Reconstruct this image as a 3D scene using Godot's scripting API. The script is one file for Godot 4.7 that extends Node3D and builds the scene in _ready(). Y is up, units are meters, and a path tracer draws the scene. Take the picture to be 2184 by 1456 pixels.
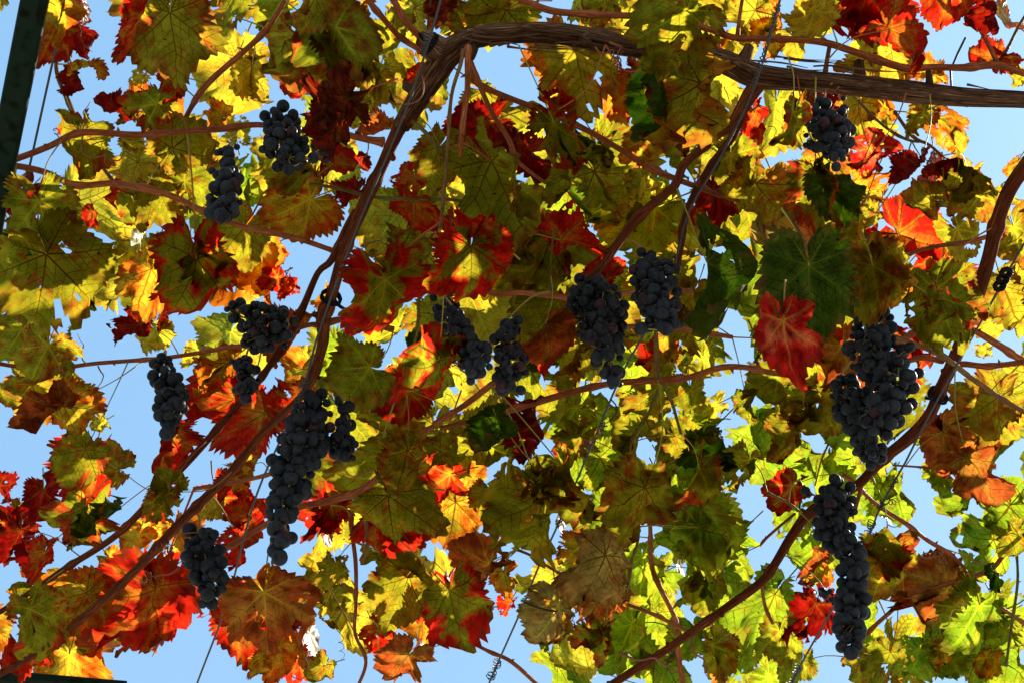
extends Node3D
# A pergola vine in autumn, seen from below: sky, cordon, arms, canes, wires, leaves, grapes.

const PITCH := 60.0          # how far the camera looks up, degrees
const FOV := 27.0
const EYE := Vector3(0, 1.5, 0)
const CANOPY := 1.3          # height of the wires above the camera
var focal := 728.0 / tan(deg_to_rad(FOV / 2.0))
var rng := RandomNumberGenerator.new()
var noise := FastNoiseLite.new()
var fine := FastNoiseLite.new()
var counts := {}
var mats := {}
var woody: Array = []        # [point, vine] samples along the canes, for petioles to grow from

# ---------------------------------------------------------------- placing
func ray(px: float, py: float) -> Vector3:
	var p := deg_to_rad(PITCH)
	var f := Vector3(0, sin(p), -cos(p))
	var u := Vector3(0, cos(p), sin(p))
	return f + Vector3.RIGHT * ((px - 1092.0) / focal) + u * ((728.0 - py) / focal)

func at(px: float, py: float, h := 0.0) -> Vector3:      # where that line of sight meets the height h over the wires
	var r := ray(px, py)
	return EYE + r * ((CANOPY + h) / r.y)

func span(px: float, py: float, h := 0.0) -> float:      # metres per pixel there
	return (CANOPY + h) / ray(px, py).y / focal

# ---------------------------------------------------------------- naming
func numbered(called: String, parent: Node) -> String:
	var key := str(parent.get_instance_id()) + called
	counts[key] = counts.get(key, -1) + 1
	return called if counts[key] == 0 else "%s_%03d" % [called, counts[key]]

func thing(called: String, label: String, category: String, where: Vector3, group := "") -> Node3D:
	var o := Node3D.new()
	o.name = numbered(called, self)
	add_child(o, true)
	o.position = where
	o.set_meta("label", label)
	o.set_meta("category", category)
	if group:
		o.set_meta("group", group)
	return o

func part(called: String, mesh: Mesh, mat: Material, parent: Node3D, t := Transform3D()) -> MeshInstance3D:
	var o := MeshInstance3D.new()
	o.name = numbered(called, parent)
	o.mesh = mesh
	o.material_override = mat
	o.transform = t
	parent.add_child(o, true)
	return o

# ---------------------------------------------------------------- meshes
func commit(v: PackedVector3Array, idx: PackedInt32Array, uv: PackedVector2Array, col: PackedColorArray) -> ArrayMesh:
	var nrm := PackedVector3Array()
	nrm.resize(v.size())
	for i in range(0, idx.size(), 3):
		var a := idx[i]
		var b := idx[i + 1]
		var c := idx[i + 2]
		var n := (v[c] - v[a]).cross(v[b] - v[a])
		nrm[a] += n
		nrm[b] += n
		nrm[c] += n
	for i in nrm.size():
		nrm[i] = nrm[i].normalized()
	var arr := []
	arr.resize(Mesh.ARRAY_MAX)
	arr[Mesh.ARRAY_VERTEX] = v
	arr[Mesh.ARRAY_NORMAL] = nrm
	arr[Mesh.ARRAY_TEX_UV] = uv
	if col.size():
		arr[Mesh.ARRAY_COLOR] = col
	arr[Mesh.ARRAY_INDEX] = idx
	var m := ArrayMesh.new()
	m.add_surface_from_arrays(Mesh.PRIMITIVE_TRIANGLES, arr)
	return m

func smooth_path(pts: Array, rad: Array, step: float) -> Array:     # Catmull-Rom, [points, radii, lengths]
	var op := PackedVector3Array()
	var orr := PackedFloat32Array()
	var ol := PackedFloat32Array()
	var length := 0.0
	for i in pts.size() - 1:
		var p0: Vector3 = pts[maxi(i - 1, 0)]
		var p1: Vector3 = pts[i]
		var p2: Vector3 = pts[i + 1]
		var p3: Vector3 = pts[mini(i + 2, pts.size() - 1)]
		var n := maxi(1, int(ceil(p1.distance_to(p2) / step)))
		for k in (n + 1 if i == pts.size() - 2 else n):
			var t := float(k) / n
			var q := 0.5 * (2.0 * p1 + (p2 - p0) * t + (2.0 * p0 - 5.0 * p1 + 4.0 * p2 - p3) * t * t + (3.0 * p1 - p0 - 3.0 * p2 + p3) * t * t * t)
			if op.size():
				length += q.distance_to(op[op.size() - 1])
			op.append(q)
			orr.append(lerpf(rad[i], rad[i + 1], t))
			ol.append(length)
	return [op, orr, ol]

# rough: depth of the bark's ridges as a share of the radius; nodes: swelling at the joints of a cane
func tube(pts: Array, rad: Array, sides: int, step: float, rough := 0.0, nodes := 0.0, tint := Color.WHITE, tint2 := Color.WHITE, twist := 0.0) -> ArrayMesh:
	var path := smooth_path(pts, rad, step)
	var c: PackedVector3Array = path[0]
	var v := PackedVector3Array()
	var uv := PackedVector2Array()
	var idx := PackedInt32Array()
	var col := PackedColorArray()
	var n := Vector3.UP
	var off := rng.randf() * 100.0
	var gap := rng.randf_range(0.07, 0.1)
	var last := c.size() - 1
	for i in c.size():
		var d := (c[mini(i + 1, last)] - c[maxi(i - 1, 0)]).normalized()
		n = (n - d * n.dot(d))
		n = (n if n.length() > 0.01 else d.cross(Vector3.RIGHT)).normalized()
		var b := d.cross(n)
		var r: float = path[1][i]
		var s: float = path[2][i]
		if nodes > 0.0:
			var ph := fposmod(s + off, gap) - gap * 0.5
			r *= 1.0 + nodes * exp(-pow(ph / 0.006, 2.0))
		for k in sides + 1:
			var a := TAU * (k % sides) / sides + twist * s
			var e := n * cos(a) + b * sin(a)
			var rr := r
			var shade := 0.5
			if rough > 0.0:
				var fib := fine.get_noise_3d(cos(a) * r * 1500.0 + off, sin(a) * r * 1500.0, s * 55.0)
				var lump := noise.get_noise_3d(cos(a) * 1.2 + off, sin(a) * 1.2, s * 26.0)
				var knob := noise.get_noise_3d(cos(a) * 0.7 + off, sin(a) * 0.7 + 50.0, s * 300.0 / (1.0 + rough * 20.0))
				rr *= 1.0 + rough * (fib * 1.5 + lump * 1.0 + knob * 1.0)
				shade = clampf(0.5 + fib * 1.1 + lump * 0.3, 0.0, 1.0)
			else:
				shade = clampf(0.5 + 0.9 * noise.get_noise_2d(s * 40.0 + off, a * 0.7), 0.0, 1.0)
			v.append(c[i] + e * rr)
			uv.append(Vector2(float(k) / sides, s))
			col.append(tint.lerp(tint2, shade))
	for i in last:
		for k in sides:
			var a := i * (sides + 1) + k
			var b := a + sides + 1
			idx.append_array([a, b, a + 1, a + 1, b, b + 1])
	for end in [0, last]:
		var mid := v.size()
		var d: Vector3 = (c[1] - c[0]).normalized() * -1.0 if end == 0 else (c[last] - c[last - 1]).normalized()
		v.append(c[end] + d * float(path[1][end]) * 0.5)
		uv.append(Vector2(0.5, path[2][end]))
		col.append(tint)
		for k in sides:
			var a: int = end * (sides + 1) + k
			idx.append_array([mid, a, a + 1] if end == 0 else [mid, a + 1, a])
	return commit(v, idx, uv, col)

# ---------------------------------------------------------------- textures
func stroke(im: Image, hi: Image, a: Vector2, b: Vector2, w0: float, w1: float, c: Color, bend := 0.0) -> void:
	var side := im.get_width()
	var n := int(a.distance_to(b) * side / 2.1) + 2
	var across := (b - a).orthogonal()
	for i in n:
		var t := float(i) / n
		var p := a.lerp(b, t) + across * bend * 4.0 * t * (1.0 - t)
		var w := lerpf(w0, w1, t)
		var x := (p.x + 1.05) / 2.1 * side
		var y := (1.0 - (p.y + 0.75) / 1.9) * side
		var reach := int(ceil(w))
		for dy in range(-reach, reach + 1):
			for dx in range(-reach, reach + 1):
				var ix := int(x) + dx
				var iy := int(y) + dy
				if ix < 0 or iy < 0 or ix >= side or iy >= side:
					continue
				var k := clampf(w + 0.5 - Vector2(dx, dy).length(), 0.0, 1.0)
				if k > 0.0:
					im.set_pixel(ix, iy, im.get_pixel(ix, iy).lerp(c, k * c.a))
					var h := hi.get_pixel(ix, iy).r * (1.0 - 0.6 * k)
					hi.set_pixel(ix, iy, Color(h, h, h))

func vein_textures(main_vein: Color, side_vein: Color, net: float, sd: int) -> Array:
	var side := 512
	var cells := FastNoiseLite.new()
	cells.seed = sd
	cells.noise_type = FastNoiseLite.TYPE_CELLULAR
	cells.cellular_return_type = FastNoiseLite.RETURN_DISTANCE2_SUB
	cells.frequency = 0.055
	var cim := cells.get_image(side, side, false, false, true)
	var soft := FastNoiseLite.new()
	soft.seed = sd + 3
	soft.frequency = 0.012
	soft.fractal_octaves = 5
	var sim := soft.get_image(side, side, false, false, true)
	var im := Image.create(side, side, false, Image.FORMAT_RGB8)
	var hi := Image.create(side, side, false, Image.FORMAT_RGB8)
	for y in side:
		for x in side:
			var e := cim.get_pixel(x, y).r
			var line := 1.0 - smoothstep(0.0, 0.16, e)
			var m := 0.7 + 0.3 * sim.get_pixel(x, y).r
			var base := Color(m, m * lerpf(0.94, 1.0, sim.get_pixel(y, x).r), m)
			im.set_pixel(x, y, base.lerp(Color(side_vein.r, side_vein.g, side_vein.b), line * net))
			var h := 0.62 + 0.28 * smoothstep(0.0, 0.5, e) - 0.1 * line
			hi.set_pixel(x, y, Color(h, h, h))
	var r := RandomNumberGenerator.new()
	r.seed = sd
	for spec in [[0.0, 1.0], [52.0, 0.9], [-52.0, 0.9], [108.0, 0.74], [-108.0, 0.74], [148.0, 0.45], [-148.0, 0.45]]:
		var d := Vector2.UP.rotated(0.0)
		d = Vector2(sin(deg_to_rad(spec[0])), cos(deg_to_rad(spec[0])))
		var l: float = spec[1]
		for s in [-1.0, 1.0]:
			var k := 0.1 + r.randf() * 0.1
			while k < 0.92:
				var from := d * l * (k + r.randf() * 0.03)
				var out := d.rotated(s * deg_to_rad(r.randf_range(42, 54)))
				var ll := l * (0.2 + 0.34 * (1.0 - k)) * (1.0 if absf(spec[0]) < 100.0 else 0.7)
				stroke(im, hi, from, from + out * ll, 1.2, 0.4, Color(side_vein, side_vein.a * r.randf_range(0.7, 1.25)), -0.06 * s + r.randf_range(-0.06, 0.06))
				for j in 3:
					var q := from + out * ll * (0.25 + 0.22 * j)
					for ss in [-1.0, 1.0]:
						stroke(im, hi, q, q + out.rotated(ss * 0.9) * ll * 0.3, 0.7, 0.3, Color(side_vein, side_vein.a * 0.75))
				k += r.randf_range(0.1, 0.19)
		stroke(im, hi, Vector2.ZERO, d * l, 2.8, 0.8, main_vein)
	for k in 26:       # rust spots and nicks
		var q := Vector2(r.randf_range(-0.75, 0.75), r.randf_range(-0.35, 0.9))
		stroke(im, hi, q, q + Vector2(r.randf_range(-0.02, 0.02), r.randf_range(-0.02, 0.02)), 0.6 + 3.4 * pow(r.randf(), 2.5), 0.5 + 2.0 * pow(r.randf(), 2.5), Color(0.36, 0.18, 0.1, r.randf_range(0.15, 0.7)))
	return [ImageTexture.create_from_image(im), ImageTexture.create_from_image(hi)]

func fibre_texture(sd: int, low: Color, mid: Color, top: Color) -> Array:
	var im := Image.create(256, 512, false, Image.FORMAT_RGB8)
	var hi := Image.create(256, 512, false, Image.FORMAT_RGB8)
	var n := FastNoiseLite.new()
	n.seed = sd
	n.frequency = 0.06
	n.fractal_octaves = 4
	for y in 512:
		for x in 256:
			# wraps round the stem
			var a := TAU * x / 256.0
			var f := n.get_noise_3d(cos(a) * 80.0, sin(a) * 80.0, y * 0.14)
			var g := n.get_noise_3d(cos(a) * 22.0 + 300.0, sin(a) * 22.0, y * 0.32)
			var t := clampf(0.5 + f * 1.5, 0.0, 1.0)
			var c := low.lerp(mid, t).lerp(top, clampf(g * 1.6, 0.0, 0.8))
			im.set_pixel(x, y, c)
			hi.set_pixel(x, y, Color(t, t, t))
	return [ImageTexture.create_from_image(im), ImageTexture.create_from_image(hi)]

func plain_material(called: String, c: Color, rough: float, metal := 0.0) -> StandardMaterial3D:
	var m := StandardMaterial3D.new()
	m.resource_name = called
	m.albedo_color = c.linear_to_srgb()
	m.roughness = rough
	m.metallic = metal
	mats[called] = m
	return m

func leaf_material(called: String, tex: Array, glow: Color, rough: float) -> void:
	var m := StandardMaterial3D.new()
	m.resource_name = called
	m.albedo_texture = tex[0]
	m.vertex_color_use_as_albedo = true
	m.roughness = rough
	m.metallic_specular = 0.12 if called == "leaf_thick" else (0.2 if called == "leaf_dry" else 0.6)
	m.heightmap_enabled = true
	m.heightmap_texture = tex[1]
	m.heightmap_scale = 0.1
	m.backlight_enabled = true
	m.backlight = glow
	m.cull_mode = BaseMaterial3D.CULL_DISABLED
	mats[called] = m

func stem_material(called: String, tex: Array, bump: float, along: float, around: float, rough := 0.85, glow := 0.0) -> void:
	var m := StandardMaterial3D.new()
	m.resource_name = called
	m.vertex_color_use_as_albedo = true
	m.roughness = rough
	m.metallic_specular = 0.18
	if tex.size():
		m.albedo_texture = tex[0]
		m.heightmap_enabled = true
		m.heightmap_texture = tex[1]
		m.heightmap_scale = bump
		m.uv1_scale = Vector3(around, along, 1)
	if glow > 0.0:
		m.backlight_enabled = true
		m.backlight = Color(glow, glow, glow * 0.8)
	mats[called] = m

func make_materials() -> void:
	# veins darker than the blade, and veins paler than the blade
	var dark := vein_textures(Color(0.62, 0.5, 0.36, 0.6), Color(0.42, 0.28, 0.2, 0.5), 0.18, 11)
	var pale := vein_textures(Color(1.0, 1.0, 0.82, 0.9), Color(0.42, 0.32, 0.2, 0.45), 0.16, 29)
	var dark2 := vein_textures(Color(0.55, 0.4, 0.28, 0.6), Color(0.42, 0.25, 0.18, 0.45), 0.22, 53)
	var pale2 := vein_textures(Color(1.0, 0.98, 0.75, 0.9), Color(0.45, 0.36, 0.2, 0.5), 0.12, 71)
	leaf_material("leaf_dark_veins_spotted", dark2, Color(1.36, 1.32, 0.95), 0.4)
	leaf_material("leaf_pale_veins_spotted", pale2, Color(1.36, 1.32, 0.95), 0.4)
	leaf_material("leaf_waxy", pale, Color(1.1, 1.0, 0.7), 0.46)
	mats.leaf_waxy.metallic_specular = 0.6
	mats.leaf_waxy.heightmap_enabled = false
	leaf_material("leaf_dark_veins", dark, Color(1.36, 1.32, 0.95), 0.4)
	leaf_material("leaf_pale_veins", pale, Color(1.36, 1.32, 0.95), 0.4)
	leaf_material("leaf_thick", pale, Color(0.8, 0.95, 0.45), 0.45)
	leaf_material("leaf_dry", dark, Color(1.2, 0.75, 0.5), 0.7)
	stem_material("bark", fibre_texture(5, Color(0.4, 0.35, 0.32), Color(0.88, 0.83, 0.79), Color(1, 0.97, 0.95)), 1.6, 5.0, 2.0, 0.92)
	stem_material("young_bark", fibre_texture(15, Color(0.55, 0.5, 0.47), Color(0.92, 0.88, 0.85), Color(1, 0.98, 0.96)), 0.9, 4.0, 2.0, 0.85)
	stem_material("cane", fibre_texture(8, Color(0.7, 0.66, 0.62), Color(0.95, 0.93, 0.9), Color(1, 1, 1)), 0.12, 9.0, 1.0, 0.6)
	stem_material("stalk", [], 0.0, 1.0, 1.0, 0.55, 0.5)
	plain_material("galvanised", Color(0.05, 0.052, 0.055), 0.55, 0.4)
	plain_material("black_plastic", Color(0.008, 0.008, 0.009), 0.65).metallic_specular = 0.15
	var paint := plain_material("green_paint", Color(0.006, 0.016, 0.010), 0.42)
	paint.metallic_specular = 0.15
	var worn := Gradient.new()
	worn.set_color(0, Color(0.45, 0.4, 0.36))
	worn.set_color(1, Color(1, 1, 1))
	worn.add_point(0.42, Color(0.95, 0.97, 0.96))
	var pn := NoiseTexture2D.new()
	pn.noise = fine
	pn.width = 256
	pn.height = 256
	pn.seamless = true
	pn.color_ramp = worn
	paint.albedo_texture = pn
	paint.uv1_triplanar = true
	paint.uv1_scale = Vector3(9, 9, 9)
	# grapes: bloom rubbed thin in places over a nearly black skin
	for spec in [["grape_bloom", Color(0.0042, 0.0055, 0.0078), Color(0.0155, 0.0203, 0.0265), 0.6], ["grape_worn", Color(0.0032, 0.0032, 0.0042), Color(0.0165, 0.0195, 0.0255), 0.4], ["grape_bare", Color(0.003, 0.003, 0.0035), Color(0.007, 0.006, 0.008), 0.2], ["grape_red", Color(0.008, 0.004, 0.006), Color(0.032, 0.014, 0.02), 0.45]]:
		var g := StandardMaterial3D.new()
		g.resource_name = spec[0]
		var gn := FastNoiseLite.new()
		gn.seed = 40
		gn.frequency = 0.013
		gn.fractal_octaves = 5
		var src := gn.get_image(256, 256, false, false, true)
		var im := Image.create(256, 256, false, Image.FORMAT_RGB8)
		for y in 256:
			for x in 256:
				var t := smoothstep(0.3, 0.62, src.get_pixel(x, y).r)
				t = clampf(t + (rng.randf() - 0.5) * 0.16, 0.0, 1.0)
				im.set_pixel(x, y, Color(spec[1]).lerp(spec[2], t).linear_to_srgb())
		g.albedo_texture = ImageTexture.create_from_image(im)
		g.uv1_triplanar = true
		g.uv1_world_triplanar = true
		g.uv1_scale = Vector3(30, 30, 30)
		g.roughness = spec[3]
		g.metallic_specular = 0.25
		mats[spec[0]] = g

# ---------------------------------------------------------------- leaves
const LOBES := [[0.0, 1.0], [24.0, 0.70], [49.0, 0.80], [78.0, 0.56], [106.0, 0.62], [132.0, 0.49], [150.0, 0.48], [166.0, 0.3], [180.0, 0.08]]
const MAIN_VEINS := [0.0, 52.0, 108.0, 148.0]
# linear colours: along the veins, towards the margin, in spots; then how far out the margin colour starts, how much it wanders, how many spots
var PALETTES := {
	"y": [Color(0.50, 0.50, 0.06), Color(0.57, 0.47, 0.05), Color(0.56, 0.27, 0.03), 0.55, 0.4, 0.1],
	"l": [Color(0.25, 0.42, 0.03), Color(0.36, 0.46, 0.04), Color(0.56, 0.40, 0.05), 0.6, 0.5, 0.08],
	"g": [Color(0.31, 0.34, 0.03), Color(0.37, 0.30, 0.03), Color(0.38, 0.12, 0.025), 0.75, 0.6, 0.2],
	"d": [Color(0.04, 0.08, 0.008), Color(0.055, 0.085, 0.008), Color(0.11, 0.13, 0.018), 0.7, 0.5, 0.12],
	"o": [Color(0.60, 0.44, 0.05), Color(0.62, 0.19, 0.02), Color(0.6, 0.07, 0.015), 0.52, 0.7, 0.25],
	"r": [Color(0.52, 0.13, 0.025), Color(0.58, 0.022, 0.014), Color(0.28, 0.015, 0.014), 0.34, 0.7, 0.2],
	"R": [Color(0.85, 0.16, 0.12), Color(0.80, 0.03, 0.035), Color(0.5, 0.015, 0.02), 0.3, 0.9, 0.4],
	"m": [Color(0.31, 0.33, 0.03), Color(0.52, 0.05, 0.025), Color(0.42, 0.12, 0.03), 0.72, 0.8, 0.12],
	"M": [Color(0.34, 0.37, 0.035), Color(0.9, 0.03, 0.028), Color(0.5, 0.04, 0.03), 0.5, 0.8, 0.12],
	"n": [Color(0.38, 0.36, 0.035), Color(0.44, 0.22, 0.035), Color(0.38, 0.10, 0.025), 0.66, 0.9, 0.32],
	"p": [Color(0.36, 0.04, 0.025), Color(0.30, 0.018, 0.018), Color(0.16, 0.018, 0.016), 0.4, 0.8, 0.3],
	"q": [Color(0.46, 0.19, 0.05), Color(0.45, 0.10, 0.03), Color(0.3, 0.06, 0.025), 0.4, 0.8, 0.3],
	"b": [Color(0.34, 0.07, 0.03), Color(0.30, 0.045, 0.022), Color(0.12, 0.03, 0.02), 0.4, 0.9, 0.4],
	"t": [Color(0.52, 0.40, 0.17), Color(0.46, 0.30, 0.12), Color(0.4, 0.14, 0.06), 0.5, 0.8, 0.2],
}

func own_lobes() -> PackedFloat32Array:      # the radii of one half of one leaf
	var r := PackedFloat32Array()
	var deep := rng.randf_range(0.1, 1.05)
	var even := rng.randf_range(0.0, 0.5)
	if rng.randf() < 0.5:      # hardly lobed
		deep = rng.randf_range(0.85, 1.1)
		even = rng.randf_range(0.3, 0.8)
	for l in LOBES:
		r.append(l[1])
	for i in [2, 4, 6]:
		r[i] *= rng.randf_range(0.82, 1.16)
	r[2] = lerpf(r[2], 0.8, even)
	for i in [1, 3, 5]:
		r[i] = lerpf(r[i] * rng.randf_range(0.85, 1.1), (r[i - 1] + r[i + 1]) * 0.48, deep)
	return r

func lobe_radius(deg: float, half: PackedFloat32Array) -> float:
	var a := absf(deg)
	for i in LOBES.size() - 1:
		var p0: float = LOBES[i][0]
		var q0: float = LOBES[i + 1][0]
		if a <= q0:
			var t := (a - p0) / (q0 - p0)
			if i % 2 == 1:      # from a notch up to a lobe's tip: the tip stays pointed
				t = pow(t, 1.35)
			elif i < 5:
				t = 1.0 - pow(1.0 - t, 1.35)
			return lerpf(half[i], half[i + 1], t)
	return 0.08

# big: metres from the petiole to the tip. fold, curl: how the halves hang. wave: unrest. holes: share of eaten blade
func leaf_mesh(big: float, pal: String, fold: float, curl_l: float, curl_r: float, droop: float, wave: float, rings: int, holes: float) -> ArrayMesh:
	var off := rng.randf() * 200.0
	var left_half := own_lobes()
	var right_half := own_lobes()
	left_half[0] = 1.0
	right_half[0] = 1.0
	var narrow := rng.randf_range(0.88, 1.06) * (0.84 if pal == "R" else 1.0)
	var tooth := rng.randf_range(0.026, 0.055)
	var skew := rng.randf_range(-0.14, 0.14)
	var lean := rng.randf_range(-0.22, 0.22)
	var phase := rng.randf() * TAU
	var teeth := rng.randi_range(32, 42)
	var p: Array = PALETTES[pal]
	var core: Color = p[0]
	var rim: Color = p[1]
	var spot: Color = p[2]
	var bias: float = p[3] + rng.randf_range(-0.12, 0.12)
	var wander: float = p[4]
	var spots: float = p[5]
	var bright := rng.randf_range(0.78, 1.06)
	var hue := rng.randf_range(0.92, 1.08)
	var ribs := core.lerp(Color(0.45, 0.42, 0.05), 0.12 if pal == "d" else 0.55)
	var nseg := teeth * 3
	var v := PackedVector3Array()
	var uv := PackedVector2Array()
	var col := PackedColorArray()
	var idx := PackedInt32Array()
	v.append(Vector3.ZERO)
	uv.append(Vector2(0.5, 1.0 - 0.75 / 1.9))
	col.append(ribs)
	for k in nseg + 1:
		var deg := lerpf(-173.0, 173.0, float(k) / nseg)
		var th := deg_to_rad(deg)
		var smooth_r := lobe_radius(deg, left_half if deg < 0.0 else right_half) * (1.0 + skew * sin(th)) * (1.0 + 0.05 * noise.get_noise_2d(deg * 0.35, off))
		var side := k % 3 if deg < 0.0 else (3 - k % 3) % 3
		var cut: float = [-0.8, 0.35, 1.0][side] * tooth * (0.75 + 0.5 * absf(fine.get_noise_2d(floorf(k / 3.0) * 37.0, off))) * (1.0 if absf(deg) < 158.0 else 0.4)
		var d := 90.0
		for mv in MAIN_VEINS:
			d = minf(d, absf(absf(deg) - mv))
		for j in range(1, rings + 1):
			var f := pow(float(j) / rings, 0.85)
			var r := smooth_r * f + cut * smoothstep(0.72, 1.0, f)
			var x := r * sin(th) * narrow
			var y := r * cos(th)
			var wx := 0.17 * f * noise.get_noise_2d(x * 22.0 + off, y * 22.0 + 300.0)
			var wy := 0.17 * f * noise.get_noise_2d(x * 22.0 + off, y * 22.0 + 500.0)
			x += wx + lean * y * y * 0.6
			y += wy
			uv.append(Vector2((x / narrow + 1.05) / 2.1, 1.0 - (y + 0.75) / 1.9))
			# colour
			var n1 := noise.get_noise_2d(x * 60.0 + off, y * 60.0)
			var n2 := noise.get_noise_2d(x * 170.0 + off, y * 170.0 + 50.0)
			var far := minf(d / 24.0, 1.0)
			var m := f * 0.72 + far * 0.36 * f + n1 * wander + n2 * 0.42 - bias
			var t := smoothstep(-0.08, 0.13, m)
			var c := core.lerp(rim, t)
			var n3 := fine.get_noise_2d(x * 300.0 + off, y * 300.0)
			c = c.lerp(spot, smoothstep(0.42 - spots, 0.72 - spots, n3 * 0.8 + n1 * 0.7))
			c = c.lerp(ribs, 0.55 * exp(-pow(d * r / 1.6, 2.0)) * (1.0 - 0.4 * f))
			if f > 0.86 and n2 + n1 * 0.6 + (f - 0.95) * 2.0 > 0.16:
				c = c.lerp(Color(0.17, 0.06, 0.03), 0.7)
			c = Color(c.r * bright * hue, c.g * bright, c.b * bright)
			col.append(c)
			# form
			var z := -0.05 * far * f
			z += wave * 0.30 * noise.get_noise_2d(x * 34.0 + off + 70.0, y * 34.0) * f
			z += wave * 0.11 * noise.get_noise_2d(x * 110.0 + off, y * 110.0 + 20.0) * f
			if pal == "b" or pal == "p":      # dry blades are crumpled
				z += (0.28 if pal == "b" else 0.14) * noise.get_noise_2d(x * 150.0 + off, y * 150.0 + 90.0) * f
			z += wave * 0.10 * f * f * f * sin(th * 5.0 + phase)
			var ku := curl_r if x > 0.0 else curl_l
			ku += 1.1 * wave * noise.get_noise_2d(y * 30.0 + off, 9.0 if x > 0.0 else 40.0)
			var u := absf(x)
			var a1 := fold + ku * u
			var xx := 0.0
			var zz := 0.0
			if absf(ku) < 0.02:
				xx = cos(fold) * u
				zz = sin(fold) * u
			else:
				xx = (sin(a1) - sin(fold)) / ku
				zz = (cos(fold) - cos(a1)) / ku
			xx -= sin(a1) * z
			zz += cos(a1) * z
			xx *= signf(x)
			var dr := droop + 0.5 * wave * noise.get_noise_2d(off, x * 25.0)
			var yy := y
			var zc := 0.0
			if absf(dr) > 0.02:
				yy = sin(dr * y) / dr
				zc = (1.0 - cos(dr * y)) / dr
			v.append(Vector3(xx, yy - zz * sin(dr * y), zc + zz * cos(dr * y)) * big)
	for k in nseg:
		var a := 1 + k * rings
		var b := a + rings
		idx.append_array([0, b, a])
		for j in rings - 1:
			if holes > 0.0 and j > 0 and noise.get_noise_2d(v[a + j].x / big * 90.0 + off, v[a + j].y / big * 90.0) > 0.5 - holes:
				continue
			idx.append_array([a + j, b + j, b + j + 1, a + j, b + j + 1, a + j + 1])
	return commit(v, idx, uv, col)

# A leaf whose petiole joins at one pixel and whose tip is at another, h above the wires; turned about its midrib by roll and tipped by pitch.
func leaf(vine: Node3D, pal: String, j: Vector2, tip: Vector2, h: float, roll: float, pitch: float, curl: float, rings := 7, stem := true, flat_blade := false) -> void:
	var where := at(j.x, j.y, h)
	var to := at(tip.x, tip.y, h)
	var view := (where - EYE).normalized()
	var aimed := EYE + ray(tip.x, tip.y) * ((where - EYE).dot(view) / ray(tip.x, tip.y).dot(view))
	var t := (aimed - where)
	var big := t.length()
	t = t / big
	var n := -view
	n = (n - t * n.dot(t)).normalized()
	# pitch: the tip comes towards the viewer or goes away
	big /= cos(deg_to_rad(pitch)) * 0.96
	var right := t.cross(n)
	t = t.rotated(right, deg_to_rad(pitch))
	n = n.rotated(right, deg_to_rad(pitch))
	n = n.rotated(t, deg_to_rad(roll))
	right = t.cross(n)
	var wave := rng.randf_range(0.6, 1.6) * (0.7 if flat_blade else 1.0) * (0.5 if flat_blade and roll < -62.0 else 1.0)
	var mat := "leaf_dark_veins" if rng.randf() < 0.55 else "leaf_pale_veins"
	if rng.randf() < 0.5:
		mat += "_spotted"
	if pal == "d":
		mat = "leaf_thick"
	if pal == "b" or pal == "p":
		mat = "leaf_dry"
		wave *= 1.15
	if pal in ["r", "m", "R", "M"]:
		mat = "leaf_dark_veins" if rng.randf() < 0.5 else "leaf_pale_veins"
	var c := curl
	# some blades are folded along the midrib, some have one edge rolled over
	var crease := rng.randf_range(0.0, 0.3) + absf(c) * 0.18
	var left := c * 1.3 + rng.randf_range(-0.5, 0.8)
	var right_curl := c * 1.3 + rng.randf_range(-0.5, 0.8)
	if rng.randf() < 0.5:
		crease = rng.randf_range(0.35, 0.85) * (1.0 if rng.randf() < 0.7 else -1.0)
	if rng.randf() < 0.45:
		if rng.randf() < 0.5:
			left = rng.randf_range(1.6, 3.6) * (1.0 if rng.randf() < 0.55 else -1.0)
		else:
			right_curl = rng.randf_range(1.6, 3.6) * (1.0 if rng.randf() < 0.55 else -1.0)
	if roll < -62.0 and flat_blade:
		mat = "leaf_waxy"
	if flat_blade:
		crease = rng.randf_range(-0.1, 0.2)
		left = rng.randf_range(-0.3, 0.5)
		right_curl = rng.randf_range(-0.3, 0.5)
	var mesh := leaf_mesh(big, pal, crease, left, right_curl, (rng.randf_range(-0.4, 0.8) if rng.randf() < 0.7 else rng.randf_range(0.9, 1.7)) + c * 0.3, wave, rings, 0.12 if rng.randf() < 0.3 else 0.0)
	var x := Transform3D(Basis(right, t, n), where)
	var o := part("leaf", mesh, mats[mat], vine, x)
	if not stem:
		return
	# the petiole runs to the nearest wood, or back along the blade
	var best := 0.16
	var end := where - t * big * rng.randf_range(0.5, 0.8) - n * big * 0.25 + right * rng.randf_range(-0.3, 0.3) * big
	for w in woody:
		var dist: float = w.distance_to(where) + 0.06 * absf(1.0 + t.dot((w - where).normalized()))
		if dist < best:
			best = dist
			end = w
	if best < 0.015:
		return
	var len := where.distance_to(end)
	var bow := where.lerp(end, 0.45) - t * len * 0.12 + Vector3(0, -0.05 * len, 0)
	var inv := x.affine_inverse()
	var tints := [[Color(0.2, 0.19, 0.03), Color(0.27, 0.24, 0.045)], [Color(0.25, 0.11, 0.03), Color(0.27, 0.16, 0.04)], [Color(0.27, 0.04, 0.018), Color(0.28, 0.09, 0.03)]]
	var tn: Array = tints[0 if rng.randf() < 0.62 else (1 if rng.randf() < 0.5 else 2)]
	var r := clampf(big * 0.011, 0.0006, 0.0012)
	part("petiole", tube([inv * where, inv * bow, inv * end], [r * 0.85, r * 0.95, r * 1.35], 6, 0.012, 0.0, 0.0, tn[0], tn[1]), mats.stalk, o)

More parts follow.
